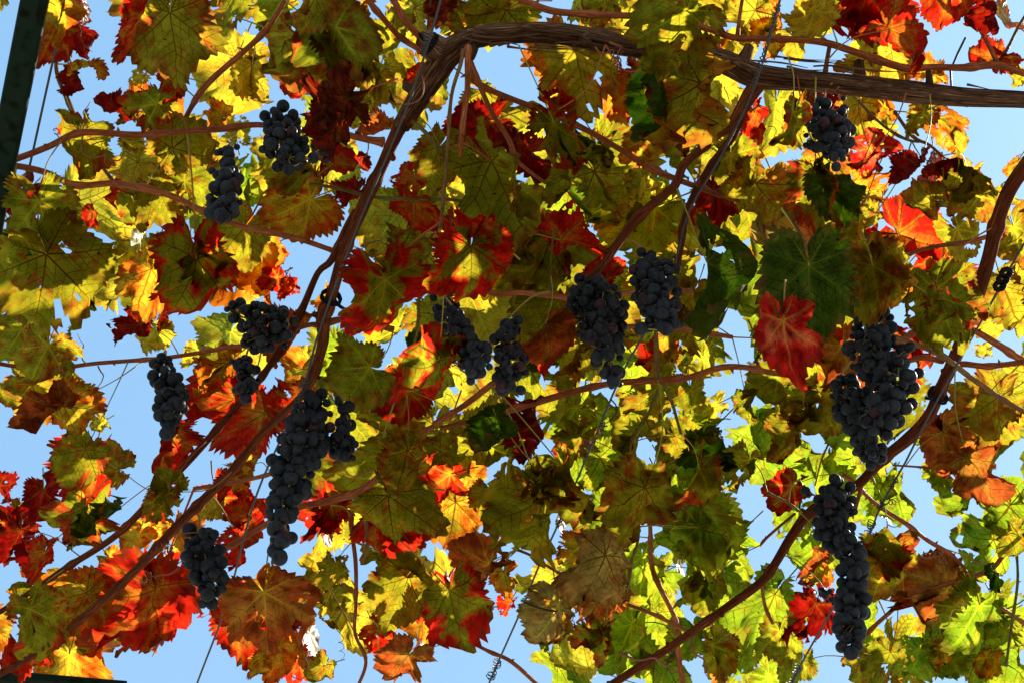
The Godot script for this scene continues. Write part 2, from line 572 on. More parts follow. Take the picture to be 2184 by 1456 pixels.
# ---------------------------------------------------------------- wood
func stick(vine: Node3D, called: String, h: float, table: Array, kind := "cane", h_end := 99.0) -> MeshInstance3D:
	var pts := []
	var rad := []
	var n := table.size() / 3
	for i in n:
		var hh := h if h_end > 90.0 else lerpf(h, h_end, float(i) / (n - 1))
		if kind == "cane" and i > 0 and i < n - 1:
			hh += rng.randf_range(-0.012, 0.012)
		var px: float = table[i * 3]
		var py: float = table[i * 3 + 1]
		if kind != "bark":
			px += rng.randf_range(-3.5, 3.5)
			py += rng.randf_range(-3.5, 3.5)
		rad.append(float(table[i * 3 + 2]) * span(px, py, hh) * (0.74 if kind == "arm" else (0.92 if kind == "bark" else 0.77)))
		pts.append(at(px, py, hh))
	if kind != "bark":
		var s := smooth_path(pts, rad, 0.03)
		for q in s[0]:
			woody.append(q)
	var old := kind == "bark"
	var sides := 40 if old else (14 if kind == "arm" else 10)
	var lo := Color(0.22, 0.11, 0.06)
	var hi := Color(0.95, 0.62, 0.4)
	var rough := 0.2 if old else 0.0
	if kind == "arm":
		lo = Color(0.30, 0.075, 0.028)
		hi = Color(0.72, 0.24, 0.095)
		rough = 0.1
	elif kind == "cane":
		lo = Color(0.32, 0.085, 0.03)
		hi = Color(0.56, 0.19, 0.075)
	elif kind == "strip":
		lo = Color(0.3, 0.17, 0.1)
		hi = Color(0.7, 0.45, 0.29)
	elif kind == "pale":
		lo = Color(0.26, 0.12, 0.045)
		hi = Color(0.34, 0.2, 0.08)
	elif kind == "green":
		lo = Color(0.2, 0.19, 0.03)
		hi = Color(0.3, 0.26, 0.06)
	var m := tube(pts, rad, sides, 0.0035 if old else 0.006, rough, 0.0 if old else 0.34, lo, hi, 2.5 if old else 0.6)
	var o := part(called, m, mats["bark"] if old or kind == "strip" else (mats["young_bark"] if kind == "arm" else mats["cane"]), vine)
	if called == "bark_strip":
		return o
	# buds and pruning stubs at the joints
	var path := smooth_path(pts, rad, 0.02)
	var next := rng.randf_range(0.02, 0.06)
	for i in range(1, path[0].size() - 1):
		var s: float = path[2][i]
		if s < next:
			continue
		next = s + (rng.randf_range(0.06, 0.11) if not old else rng.randf_range(0.05, 0.16))
		var p: Vector3 = path[0][i]
		var r: float = path[1][i]
		var d: Vector3 = (path[0][i + 1] - path[0][i - 1]).normalized()
		var out := d.cross(Vector3(rng.randfn(), rng.randfn() - 0.4, rng.randfn())).normalized()
		var thick := old or kind == "arm"
		var long := r * rng.randf_range(0.5, 1.5) if thick else r * rng.randf_range(0.9, 1.9)
		var w := r * (rng.randf_range(0.3, 0.55) if thick else 0.42)
		var lean := (out + d * rng.randf_range(0.1, 0.7)).normalized()
		part("stub" if thick else "bud", tube([p + out * r * 0.6, p + out * r + lean * long * 0.4, p + out * r + lean * long], [w * 1.5, w, w * (0.85 if thick else 0.25)], 7, 0.004, 0.1 if thick else 0.0, 0.0, lo, hi), mats["bark"] if old else (mats["young_bark"] if thick else mats["cane"]), o)
	return o

func tendril(vine: Node3D, x: float, y: float, dx: float, dy: float, turns: float, h: float, tint: Color, coil := 9.0, thick := 1.5) -> void:
	var a := at(x, y, h)
	var b := at(x + dx, y + dy, h + rng.randf_range(-0.04, 0.02))
	var d := b - a
	var e := d.cross(Vector3.UP).normalized()
	var f := d.cross(e).normalized()
	var s := span(x, y, h)
	var pts := []
	var rad := []
	var sway := rng.randf_range(-0.25, 0.25)
	for i in 7:
		var t := i / 6.0
		pts.append(a + d * t * 0.6 + e * d.length() * sway * sin(t * 3.0) + f * d.length() * 0.1 * sin(t * 5.0))
		rad.append(thick * s * (1.1 - 0.3 * t))
	var p0: Vector3 = pts[6]
	var n := int(turns * 9)
	for i in n:
		var t := float(i + 1) / maxi(n, 1)
		var ph := t * turns * TAU
		var r := coil * s * (1.0 - 0.45 * t) * minf(1.0, t * 4.0)
		pts.append(p0 + d * 0.4 * t + (e * (cos(ph) - 1.0) + f * sin(ph)) * r)
		rad.append(thick * s * (0.8 - 0.4 * t))
	part("tendril", tube(pts, rad, 6, 0.004, 0.0, 0.0, tint, tint * 1.4), mats.stalk, vine)

# ---------------------------------------------------------------- grapes
func bunch(label: String, spine: Array, size: float, h: float, worn: float, most: int, loose := 0.0) -> Node3D:
	# spine: x, y, radius in pixels down the bunch; it hangs straight down from the first point
	var n := spine.size() / 3
	var top := at(spine[0], spine[1], h)
	var o := thing("grape_bunch", label, "grape bunch", top, "dark grape bunches hanging under the vine")
	var centres := []
	var radii := []
	for i in n:
		# the point of this line of sight that is nearest to the plumb line under the stalk
		var r := ray(spine[i * 3], spine[i * 3 + 1]).normalized()
		var w := EYE - top
		var up := Vector3.UP
		var b := r.dot(up)
		var t := (b * up.dot(w) - r.dot(w)) / (1.0 - b * b)
		var q := EYE + r * t
		centres.append(q - top)
		radii.append(float(spine[i * 3 + 2]) * t / focal * 1.02)
	var placed := []
	var sizes := []
	var unit := size * (top - EYE).length() / focal * 0.5 * 0.78
	var area := 0.0
	for r in radii:
		area += pow(r, 2.2)
	var tries := 0
	while placed.size() < most * 1.25 and tries < 12000:
		tries += 1
		var pick := rng.randf() * area
		var k := 0
		while k < n - 1 and pick > pow(radii[k], 2.2):
			pick -= pow(radii[k], 2.2)
			k += 1
		var nxt := mini(k + 1, n - 1)
		var mix := rng.randf() * 0.5
		var c: Vector3 = centres[k].lerp(centres[nxt], mix)
		var rr: float = lerpf(radii[k], radii[nxt], mix)
		var s := unit * (rng.randf_range(0.8, 1.12) if rng.randf() < 0.86 else rng.randf_range(0.45, 0.75))
		var room := maxf(rr - s * 0.85, rr * 0.15)
		var dir := Vector3(rng.randfn(), rng.randfn(), rng.randfn()).normalized()
		var q := c + dir * room * pow(rng.randf(), 0.3 - 0.1 * loose) * (rng.randf_range(0.9, 1.15) if rng.randf() < 0.85 else rng.randf_range(1.15, 1.4))
		var ok := true
		for m in placed.size():
			if q.distance_to(placed[m]) < (s + sizes[m]) * (0.8 + 0.3 * loose):
				ok = false
				break
		if ok:
			placed.append(q)
			sizes.append(s)
	for m in placed.size():
		var z := rng.randf() * (0.6 + 0.45 * (noise.get_noise_3dv(placed[m] * 900.0) + 0.6))
		var kind := "grape_red" if rng.randf() < 0.04 else "grape_bloom" if z > worn else ("grape_worn" if z > worn * 0.35 else "grape_bare")
		var mesh: Mesh = meshes.grape[rng.randi() % 3] if kind != "grape_bare" or rng.randf() < 0.4 else meshes.shrivelled
		var bas := Basis(Vector3(rng.randfn(), rng.randfn(), rng.randfn()).normalized(), rng.randf() * TAU).scaled(Vector3.ONE * sizes[m])
		part("grape", mesh, mats[kind], o, Transform3D(bas, placed[m]))
	# stalk: the main stem down the bunch and a short stem to every grape
	var hook := Vector3(rng.randf_range(-0.02, 0.02), 0.05, rng.randf_range(-0.02, 0.02))
	var best := 0.13
	for w in woody:
		var gap: float = (w - top - Vector3(0, 0.03, 0)).length()
		if gap < best and w.y > top.y - 0.02:
			best = gap
			hook = w - top
	var pts := [hook, hook * 0.55 + Vector3(0, 0.02, 0), Vector3(0, 0.015, 0)]
	var rad := [unit * 0.2, unit * 0.17, unit * 0.16]
	for i in n:
		pts.append(centres[i] + Vector3(rng.randf_range(-1, 1), 0, rng.randf_range(-1, 1)) * unit * 0.3)
		rad.append(unit * lerpf(0.15, 0.07, float(i) / n))
	var st := SurfaceTool.new()
	var green := Color(0.24, 0.22, 0.05)
	st.begin(Mesh.PRIMITIVE_TRIANGLES)
	st.append_from(tube(pts, rad, 7, 0.008, 0.0, 0.3, green, Color(0.3, 0.16, 0.06)), 0, Transform3D())
	for m in placed.size():
		var near: Vector3 = centres[0]
		for c in centres:
			if (placed[m] + Vector3.UP * unit).distance_to(c) < (placed[m] + Vector3.UP * unit).distance_to(near):
				near = c
		st.append_from(tube([near, (near + placed[m]) * 0.5 + Vector3.UP * unit * 0.3, placed[m]], [unit * 0.07, unit * 0.06, unit * 0.07], 4, 0.01, 0.0, 0.0, green, green * 1.3), 0, Transform3D())
	part("stalk", st.commit(), mats.stalk, o)
	return o

var meshes := {}
func grape_meshes() -> void:
	meshes.grape = []
	for variant in 4:
		var v := PackedVector3Array()
		var uv := PackedVector2Array()
		var idx := PackedInt32Array()
		var rows := 13 if variant < 3 else 20
		var cols := 22 if variant < 3 else 32
		for i in rows + 1:
			for k in cols + 1:
				var a := PI * i / rows
				var b := TAU * (k % cols) / cols
				var d := Vector3(sin(a) * cos(b), cos(a), sin(a) * sin(b))
				var r := 1.0 + 0.05 * noise.get_noise_3dv(d * 28.0 + Vector3.ONE * variant * 40.0)
				r -= 0.10 * exp(-pow(a / 0.22, 2.0))           # dimple at the stem
				r -= 0.03 * exp(-pow((PI - a) / 0.1, 2.0))     # scar at the blossom end
				if variant == 3:
					r *= 0.86 + 0.5 * minf(0.12, absf(fine.get_noise_3dv(d * 130.0)) * 0.8)
				v.append(d * r * Vector3(1, 1.03 + 0.03 * variant, 1))
				uv.append(Vector2(float(k) / cols, float(i) / rows))
		for i in rows:
			for k in cols:
				var a := i * (cols + 1) + k
				var b := a + cols + 1
				idx.append_array([a, b, a + 1, a + 1, b, b + 1])
		var m := commit(v, idx, uv, PackedColorArray())
		if variant < 3:
			meshes.grape.append(m)
		else:
			meshes.shrivelled = m

# ---------------------------------------------------------------- wires and fittings
func wire(label: String, table: Array, h: float) -> Node3D:
	var base := at(table[0], table[1], h)
	var o := thing("trellis_wire", label, "wire", base, "trellis wires strung under the vine")
	var pts := []
	var rad := []
	for i in table.size() / 2:
		pts.append(at(table[i * 2], table[i * 2 + 1], h) - base)
		rad.append(0.00115)
	part("strand", tube(pts, rad, 8, 0.02), mats.galvanised, o)
	return o

func knot(o: Node3D, x: float, y: float, x2: float, y2: float, h: float, turns: float, coil: float, mat := "galvanised") -> void:
	var a := at(x, y, h) - o.position
	var b := at(x2, y2, h) - o.position
	var d := (b - a)
	var e := d.cross(Vector3.UP).normalized()
	var f := d.cross(e).normalized()
	for strand in 2:
		var pts := []
		var rad := []
		var n := int(turns * 9)
		for i in n + 1:
			var t := float(i) / n
			var ph := t * turns * TAU + strand * PI
			var r := coil * span(x, y, h) * (0.8 + 0.35 * fine.get_noise_2d(t * 300.0 + x, strand * 50.0)) * (1.0 + 0.5 * sin(t * 9.0 + strand))
			pts.append(a + d * t + (e * cos(ph) + f * sin(ph)) * r)
			rad.append(0.0006)
		part("twisted_end", tube(pts, rad, 6, 0.0025), mats[mat], o)

func cable_tie(label: String, x: float, y: float, dirx: float, diry: float, r: float, tail: Vector2, h: float) -> void:
	var c := at(x, y, h)
	var axis := (at(x + dirx, y + diry, h) - c).normalized()
	var e := axis.cross(Vector3.UP).normalized()
	var f := axis.cross(e).normalized()
	var o := thing("plant_tie", label, "plant tie", c, "black plant ties round the vine arms")
	var s := span(x, y, h)
	for turn in 2:
		var pts := []
		var rad := []
		for i in 15:
			var a := TAU * i / 14.0
			pts.append((e * cos(a) + f * sin(a)) * r * s * (1.0 + 0.06 * sin(a * 3.0)) + axis * s * (7.0 * (turn - 0.5) + 3.0 * sin(a)))
			rad.append(3.0 * s)
		part("loop", tube(pts, rad, 7, 0.004), mats.black_plastic, o)
	var p := (at(x + tail.x, y + tail.y, h - 0.02) - c)
	part("tail", tube([p * 0.3, p * 0.65 + Vector3(0, -0.003, 0), p], [3.5 * s, 4.0 * s, 3.4 * s], 7, 0.004), mats.black_plastic, o)

func beam(label: String, a: Vector3, b: Vector3, wide: float, tall: float) -> void:
	# a hollow-section rail with rounded edges
	var o := thing("pergola_rail", label, "rail", a)
	var d := (b - a)
	var side := d.cross(Vector3.UP).normalized()
	var up := side.cross(d).normalized()
	var ring := []
	for q in [[1, 1, 0.0], [-1, 1, 90.0], [-1, -1, 180.0], [1, -1, 270.0]]:
		for k in 4:
			var g := deg_to_rad(float(q[2]) + 30.0 * k)
			ring.append(Vector2(q[0] * (wide * 0.5 - 0.004) + cos(g) * 0.004, q[1] * (tall * 0.5 - 0.004) + sin(g) * 0.004))
	var v := PackedVector3Array()
	var uv := PackedVector2Array()
	var idx := PackedInt32Array()
	for e in 2:
		for k in 17:
			var w: Vector2 = ring[k % 16]
			v.append(d * e + side * w.x + up * w.y)
			uv.append(Vector2(k / 16.0, e))
	for k in 16:
		idx.append_array([k, k + 1, k + 17, k + 1, k + 18, k + 17])
	part("tube", commit(v, idx, uv, PackedColorArray()), mats.green_paint, o)

# ---------------------------------------------------------------- the leaves one can tell apart
# kind, layer (z nearest, then a, b, c, e highest), petiole joint x y, tip x y, roll, curl
const LEAVES := """
n a 362 26 384 194 12 0.2 f
n b 345 12 240 52 -25 0.4
r a 300 28 272 140 62 0.6
o b 118 12 140 106 48 0.2
p c 160 28 190 128 -55 0.9
r b 112 68 86 152 40 0.5
o a 165 134 236 118 66 0.9
p b 160 160 172 215 50 1.0
p b 250 238 184 224 45 0.7
m a 335 222 242 236 8 0.4
g b 367 316 452 250 -10 0.2
g c 392 388 482 330 15 0.1
m b 170 280 196 388 5 0.2
r c 176 262 218 272 20 0.5
r b 352 172 342 232 -35 0.6
y c 300 162 290 195 40 0.5
o c 474 250 440 218 12 0.4
y c 537 138 526 214 -20 0.3
y c 504 292 498 240 20 0.3
y c 290 300 250 296 10 0.4
y c 292 346 226 374 15 0.3
o c 374 346 380 405 -20 0.3
g a 83 428 112 548 -12 0.15 f
p c 62 404 14 470 25 0.5
g b 332 402 376 474 25 0.3
r c 300 420 222 440 30 0.6
m b 292 424 312 492 10 0.3
r c 200 450 208 490 30 0.3
n c 392 386 474 366 20 0.2
n a 672 -6 636 72 -30 0.3
n a 716 58 788 166 18 0.2
n b 664 66 548 134 -22 0.3
m a 670 72 748 178 28 0.3
g c 602 0 556 72 25 0.4
n b 700 100 722 226 -15 0.2
g b 830 66 850 146 30 0.3
y c 790 124 836 222 -10 0.2
y c 800 170 768 235 25 0.3
r c 632 120 618 188 40 0.6
r c 640 184 602 226 50 0.5
b z 735 212 632 286 10 1.3
b z 690 225 650 275 -30 1.2
y c 690 336 744 414 0 0.1 f
y c 705 318 760 350 30 0.4
r b 706 352 782 318 60 0.7
q b 822 276 762 290 60 0.6
y c 752 220 766 276 25 0.4
o b 662 424 556 482 12 0.3 f
m b 642 374 592 410 -15 0.4
p c 760 410 700 442 50 1.0
r c 902 158 862 188 20 0.4
r c 884 376 856 424 15 0.4
n b 938 312 906 412 -28 0.3
p b 1042 258 958 302 15 0.6
y c 1004 398 968 442 15 0.2
g a 1048 344 1136 512 40 0.35
r b 886 432 952 486 55 0.4
o c 1102 8 1000 52 -15 0.4
g b 1080 20 960 60 35 0.5
b b 962 -6 944 64 30 1.0
o c 966 22 906 70 20 0.3
y c 884 18 850 92 15 0.3
o c 772 8 802 56 25 0.4
n b 1227 106 1262 264 0 0.1 f
o c 1214 98 1132 162 20 0.2
r a 1190 234 1146 196 40 0.5
m a 1182 262 1222 366 -38 0.5
p b 1106 300 1196 350 25 0.7
g c 1292 -4 1246 44 15 0.3
o c 1260 40 1300 78 25 0.3
y c 1346 40 1318 82 20 0.3
g a 1464 22 1342 92 22 0.3
g a 1404 144 1446 90 -12 0.35
y c 1612 22 1488 42 5 0.1
y c 1370 138 1376 188 15 0.4
d a 1418 172 1452 314 64 0.9
n a 1494 178 1474 338 20 0.6
r c 1352 158 1412 228 20 0.4
o c 1348 186 1324 268 48 0.3
o b 1370 300 1424 346 0 0.1
o b 1372 298 1330 346 20 0.2
y c 1532 160 1562 292 12 0.1
d c 1242 290 1296 334 -35 0.7
g c 1290 316 1334 370 10 0.2
g c 1268 366 1334 474 -8 0.2
g b 1206 376 1216 472 42 0.4
g b 1112 420 1150 500 30 0.4
y c 1370 380 1358 434 12 0.2
g b 1560 330 1554 408 -5 0.2
o c 1604 320 1600 372 20 0.3
r c 1610 240 1634 302 30 0.7
n b 1612 392 1566 502 0 0.15
p b 1520 408 1532 492 30 0.8
r c 1492 430 1486 480 30 0.5
o c 1562 82 1526 108 20 0.5
o c 1642 62 1598 82 20 0.4
y c 1570 95 1610 128 25 0.3
y c 1450 60 1500 -20 10 0.2
y c 1420 200 1460 260 10 0.2
r b 1828 -30 1790 80 6 0.3
r b 1850 -22 1888 92 -14 0.3
r a 1898 62 2008 122 50 0.8
y c 1926 44 1952 90 25 0.5
r b 2024 -34 2008 58 18 0.4
p b 2122 -2 2138 82 66 0.9
r b 2118 120 2042 122 16 0.3
r b 2142 132 2190 92 25 0.4
y c 1690 74 1702 128 20 0.3
o c 1655 90 1660 130 30 0.4
y b 1738 18 1690 78 62 0.8
n b 1850 124 1788 162 22 0.4
o c 1990 154 1926 176 24 0.3
o c 1994 160 2020 182 20 0.4
y c 2186 158 2168 194 20 0.3
y c 1704 192 1722 212 10 0.3
p b 1728 204 1712 292 35 0.7
m a 1692 240 1676 332 58 0.8
y c 1840 218 1882 304 -18 0.3
o c 1886 224 1902 256 10 0.4
n b 1972 238 1928 282 -24 0.4
o b 2000 252 2056 290 8 0.3
y c 2036 296 2056 330 30 0.4
R b 1855 316 1908 386 14 0.3
r a 1860 332 1822 372 58 0.7
p b 1992 350 2056 322 52 0.8
p a 1962 350 1924 424 60 0.9
m a 1742 384 1768 506 28 0.4
d a 1774 384 1858 452 40 0.6
o c 1820 390 1874 472 10 0.3
g b 2062 358 2150 404 22 0.4
o c 2066 366 2048 442 40 0.3
o c 2170 345 2150 395 20 0.4
n b 1992 428 1908 470 28 0.5
n b 2090 418 2044 484 12 0.3
y c 2150 420 2130 470 15 0.3
y c 2100 440 2140 470 15 0.3
g a 98 542 222 668 4 0.2 f
d b 62 520 18 612 20 0.3
n c 30 510 60 590 30 0.3
y e 268 546 232 694 16 0.2
y e 270 540 320 520 15 0.3
o c 322 574 288 676 10 0.2
g c 76 578 64 684 46 0.4
b c 112 586 142 622 20 0.8
M a 418 552 398 728 26 0.2 f
m a 425 556 492 612 35 0.3
g b 522 484 452 566 -8 0.2
o c 562 536 498 606 12 0.2
p c 300 690 240 702 50 0.9
y c 330 700 358 758 30 0.4
p c 342 680 322 712 -45 1.0
g b 46 702 4 766 10 0.3
y c 45 700 70 640 20 0.3
n a 102 736 58 822 4 0.3
g b 142 742 150 812 55 0.5
y e 92 826 30 882 5 0.15 f
o a 134 862 234 890 -20 0.3 f
q a 130 868 34 916 52 0.6
n b 0 840 52 862 -10 0.4
o b 484 772 412 836 0 0.2
y c 436 750 412 800 40 0.3
r b 502 850 392 916 28 0.6
y c 212 904 178 938 10 0.3
y c 850 450 786 542 0 0.15
M a 822 596 830 758 36 0.3 f
m a 852 560 880 480 35 0.5
M z 1004 524 1014 660 30 0.2 f
r z 1040 500 944 470 30 0.5
q b 632 704 586 782 34 0.6
o e 668 790 592 778 15 0.2 f
g b 790 782 684 790 4 0.15 f
r c 642 850 562 932 15 0.5
o c 862 812 852 890 5 0.2
r b 872 832 786 872 24 0.4
M z 936 768 894 892 48 0.25 f
m z 985 760 960 715 40 0.5
d b 932 752 850 760 40 0.5
g b 852 930 762 916 22 0.2
y c 870 878 836 912 20 0.2
n b 938 962 1004 920 15 0.3
d a 1058 890 1080 990 44 0.5
r c 592 590 566 628 25 0.6
r c 602 602 584 644 -30 0.6
r c 618 600 634 630 25 0.7
o c 692 620 672 660 40 0.4
q a 1164 690 1106 766 35 0.6
r b 1196 512 1306 516 46 0.5
n c 1112 498 1074 566 10 0.2
g c 1172 520 1128 624 8 0.2
r c 1222 558 1210 604 15 0.5
r b 1286 604 1322 550 28 0.4
g c 1192 638 1070 652 12 0.25
d c 1152 756 1150 836 10 0.3
r b 1202 738 1166 806 52 0.6
n c 1244 756 1204 824 6 0.2
r c 1422 756 1362 786 25 0.5
n c 1472 700 1432 786 4 0.2
d a 1508 560 1552 705 56 0.3
g c 1440 560 1446 640 10 0.2
n c 1480 620 1440 680 20 0.2
g b 1592 850 1600 904 8 0.3
g c 1472 826 1482 904 10 0.2
p b 1142 878 1142 986 30 0.8
y e 1500 760 1510 830 10 0.2
y e 1530 860 1480 890 10 0.2
n c 1240 930 1200 990 10 0.3
g c 1380 880 1330 960 10 0.2
g b 1440 930 1520 960 18 0.3
g c 1410 820 1340 880 15 0.3
d b 1480 960 1560 1000 18 0.3
g c 1230 870 1190 930 20 0.4
d z 1726 566 1732 738 -4 0.15 f
t c 1752 550 1598 548 56 0.4
R x 1672 684 1688 826 -22 0.15 f
m b 1722 760 1732 824 10 0.5
n a 1862 566 1882 684 0 0.15 f
n a 1870 566 1980 568 22 0.3
n a 1850 570 1788 630 15 0.3
g a 1996 618 2044 754 4 0.2
m a 2010 640 2106 670 24 0.4
q c 2000 590 2060 640 20 0.5
g c 2042 488 2086 574 10 0.2
n b 2140 610 2186 712 12 0.2
y e 2186 520 2140 570 10 0.2
q b 1796 736 1828 830 18 0.9
g b 1762 838 1676 906 4 0.2
n b 1706 898 1646 1004 6 0.2
g b 1760 850 1790 930 10 0.3
g b 1660 800 1590 850 18 0.3
n b 2132 846 2044 904 14 0.3
n b 2110 878 2132 974 8 0.25
q b 2010 920 2052 1014 20 0.5
l c 1968 928 1936 952 10 0.3
y e 2106 745 2072 766 20 0.3
y e 2120 690 2090 720 10 0.3
r c 1990 545 2000 600 40 0.5
y c 1920 520 1930 560 30 0.4
n b 1835 460 1830 545 20 0.4
g b 1850 480 1780 540 20 0.4
m a 182 958 136 1044 12 0.4 f
n b 252 998 200 958 18 0.4
g a 364 1048 296 1010 10 0.2
n a 350 1055 330 1115 20 0.2
m a 176 1084 142 1194 4 0.3
p b 92 1044 86 1124 30 0.8
p b -4 1034 34 1074 25 0.9
o c 34 1086 8 1134 30 0.3
p b 44 1128 6 1204 20 0.6
r c 94 1176 58 1246 28 0.4
d a 226 1106 166 1204 46 0.5
o e 294 1138 262 1186 0 0.2
o e 310 1120 336 1180 10 0.2
o e 322 1084 346 1124 20 0.3
r c 318 1100 350 1112 50 0.5
o b 184 1264 66 1292 -6 0.2
g b 180 1250 200 1330 30 0.3
o c 230 1188 266 1234 20 0.3
n c 204 1322 168 1414 10 0.3
r b 332 1256 274 1444 48 0.5
o e 344 1228 306 1306 30 0.3
r c 372 1238 396 1344 8 0.3
r c 400 1240 350 1300 25 0.4
m a 62 1298 82 1404 20 0.5
r b 72 1378 4 1460 15 0.4
o c 92 1388 122 1436 15 0.3
r c 526 1098 466 1134 20 0.4
r c 510 1150 520 1230 35 0.4
q a 562 1262 578 1406 0 0.1 f
n b 570 1270 650 1300 20 0.4
r c 542 1330 426 1352 46 0.5
y c 462 1078 448 1114 20 0.3
o c 540 990 520 1060 20 0.4
r c 500 1020 470 1070 25 0.4
g b 846 1026 694 1012 22 0.25
g a 828 1056 942 1134 18 0.25
n a 870 960 842 1052 22 0.3
o e 992 1036 904 1000 14 0.2 f
r c 960 1010 900 1060 30 0.4
o c 972 1070 954 1180 8 0.2
r c 888 1044 946 1108 58 0.8
r b 806 1086 898 1174 6 0.25
g b 818 1182 898 1224 22 0.3
m c 1046 1046 1044 1106 10 0.3
r b 1102 1076 1082 1172 18 0.3
r c 706 1076 634 1152 22 0.5
p c 700 1090 700 1160 20 0.8
y c 692 1236 648 1188 15 0.3
g b 716 1200 706 1264 24 0.4
y e 690 1262 656 1290 15 0.3
y e 730 1300 762 1398 0 0.15
y e 735 1300 700 1360 12 0.2
g b 872 1228 836 1344 18 0.3
M a 958 1258 984 1388 6 0.3
M b 945 1262 904 1330 32 0.4
o e 902 1306 900 1384 14 0.3
r c 915 1260 930 1320 30 0.4
r c 808 1340 856 1386 24 0.5
q b 872 1396 818 1460 20 0.5
q b 1044 1202 972 1250 28 0.5
o b 1074 1218 1092 1276 32 0.5
o c 592 1376 566 1460 20 0.5
r c 640 1390 620 1460 40 0.7
n c 690 1420 640 1470 30 0.6
p c 640 1330 600 1360 45 0.8
o c 560 1400 520 1440 45 0.5
r c 1090 1280 1076 1312 30 0.5
n a 1164 1018 1268 1060 10 0.3
m a 1196 990 1258 1108 14 0.3
g a 1154 1064 1146 1222 34 0.3
n b 1144 1036 1096 1086 22 0.3
l c 1280 975 1330 1070 12 0.2
n a 1376 1040 1276 1106 28 0.5
m b 1492 1000 1462 1096 34 0.5
g c 1440 985 1400 1050 20 0.3
l b 1486 1122 1604 1110 14 0.2 f
l b 1486 1124 1444 1286 38 0.4
l b 1490 1124 1590 1180 10 0.3
y e 1502 1072 1448 1166 8 0.2
t a 1292 1184 1240 1306 20 0.6
q b 1292 1264 1246 1332 18 0.4
l c 1372 1186 1372 1296 4 0.2
y c 1216 1242 1126 1284 24 0.4
t a 1190 1286 1162 1384 28 0.6
n b 1200 1300 1250 1390 18 0.4
o c 1156 1108 1172 1192 40 0.4
o c 1244 1156 1196 1206 14 0.3
m a 1292 1346 1340 1412 48 0.4
m a 1280 1350 1220 1396 50 0.4
y c 1256 1424 1158 1398 44 0.4
l c 1180 1350 1150 1390 20 0.4
l c 1402 1306 1390 1434 36 0.4
g b 1508 1242 1500 1316 4 0.2
g b 1505 1240 1466 1270 18 0.3
l c 1548 1222 1612 1256 22 0.3
l e 1538 1346 1650 1312 6 0.15 f
l c 1560 1150 1500 1230 14 0.3
l c 1350 1330 1300 1430 18 0.3
l b 2090 1290 2030 1400 20 0.3
l c 2120 1150 2060 1230 12 0.2
l c 1990 1390 2060 1440 20 0.3
l e 1545 1350 1610 1400 16 0.2
l c 1484 1340 1488 1420 18 0.3
n c 1520 1376 1544 1456 18 0.4
l c 1582 1400 1566 1460 14 0.3
g b 1600 980 1560 1052 16 0.3
r c 1692 1034 1648 1094 18 0.4
l c 1700 1092 1652 1154 8 0.2
l c 1744 1166 1684 1216 12 0.2
q b 1744 1176 1698 1238 54 0.5
o c 1740 1210 1752 1256 30 0.6
p b 1742 1286 1716 1374 14 0.8
n a 1896 1190 1856 1290 10 0.3
m a 1860 1172 1954 1158 44 0.4
l c 1930 1220 1960 1280 14 0.3
l c 1960 1200 1990 1240 18 0.3
q b 2024 1258 1904 1324 26 0.4
o e 2022 1296 2034 1374 10 0.2
o c 2010 1380 2034 1430 20 0.4
l c 2156 1076 2086 1186 12 0.25
l c 2074 1046 2018 1124 16 0.3
l c 1998 1004 2034 1054 24 0.4
q a 2064 976 2136 1056 18 0.4
m b 2080 1000 2010 1030 38 0.5
l e 2132 1308 2164 1414 0 0.15 f
l e 2130 1312 2060 1350 14 0.2
d b 2120 1220 2150 1270 24 0.5
n b 1836 1406 1890 1460 20 0.4
g b 1900 1390 1870 1460 22 0.3
l c 1962 1386 1940 1460 14 0.3
g b 1664 1344 1672 1424 6 0.2
g b 1710 1410 1690 1470 16 0.3
l c 1884 1036 1846 1116 12 0.3
l c 1902 1032 1934 1116 20 0.4
y c 1884 980 1900 1020 20 0.3
o c 2106 1400 2080 1450 20 0.5
l c 2070 1200 2040 1250 20 0.3
g b 2150 1140 2184 1200 16 0.3
"""

# where the sky stays open: x, y, radius
const GAPS := """
open 215 120 72 open 265 185 30 open 60 245 40 open 90 300 25 open 605 165 28 open 790 250 30
open 900 330 40 open 930 370 20 open 760 390 16 open 690 445 25 open 1350 235 30 open 1560 205 18
open 2000 235 60 open 2100 270 92 open 2060 340 40 open 1930 320 45 open 1905 430 40 open 1880 290 25
open 2010 80 40 open 1965 30 32 open 2085 60 34 open 1990 120 24 open 2140 270 60 open 200 690 85 open 265 850 80 open 30 940 60
open 130 660 30 open 220 620 25 open 265 800 55 open 240 750 45 open 285 875 50 open 20 950 45
open 65 970 40 open 280 925 25 open 430 690 22 open 635 560 25 open 645 620 20 open 740 600 36
open 642 740 16 open 30 1010 30 open 100 1010 20 open 430 1390 60 open 370 1420 36 open 470 1440 40
open 620 1205 16 open 800 1440 22 open 720 1420 22 open 1040 1155 36 open 1010 1110 24 open 1050 1330 46
open 960 1430 46 open 1010 1440 30 open 1095 1350 40 open 1140 1420 26 open 1590 1080 34 open 1625 1150 46
open 1645 1200 36 open 1420 1150 12 open 1660 1235 30 open 1990 1075 58 open 2030 1120 24 open 2010 1150 40
open 1960 1040 24 open 2150 745 22 open 1965 985 18 open 1660 1275 14 open 780 60 10 open 1000 1080 16
open 40 30 30 open 10 110 40 open 110 205 20 open 540 100 12 open 1500 290 8 open 1640 120 10
open 60 760 30 open 1100 400 8
"""

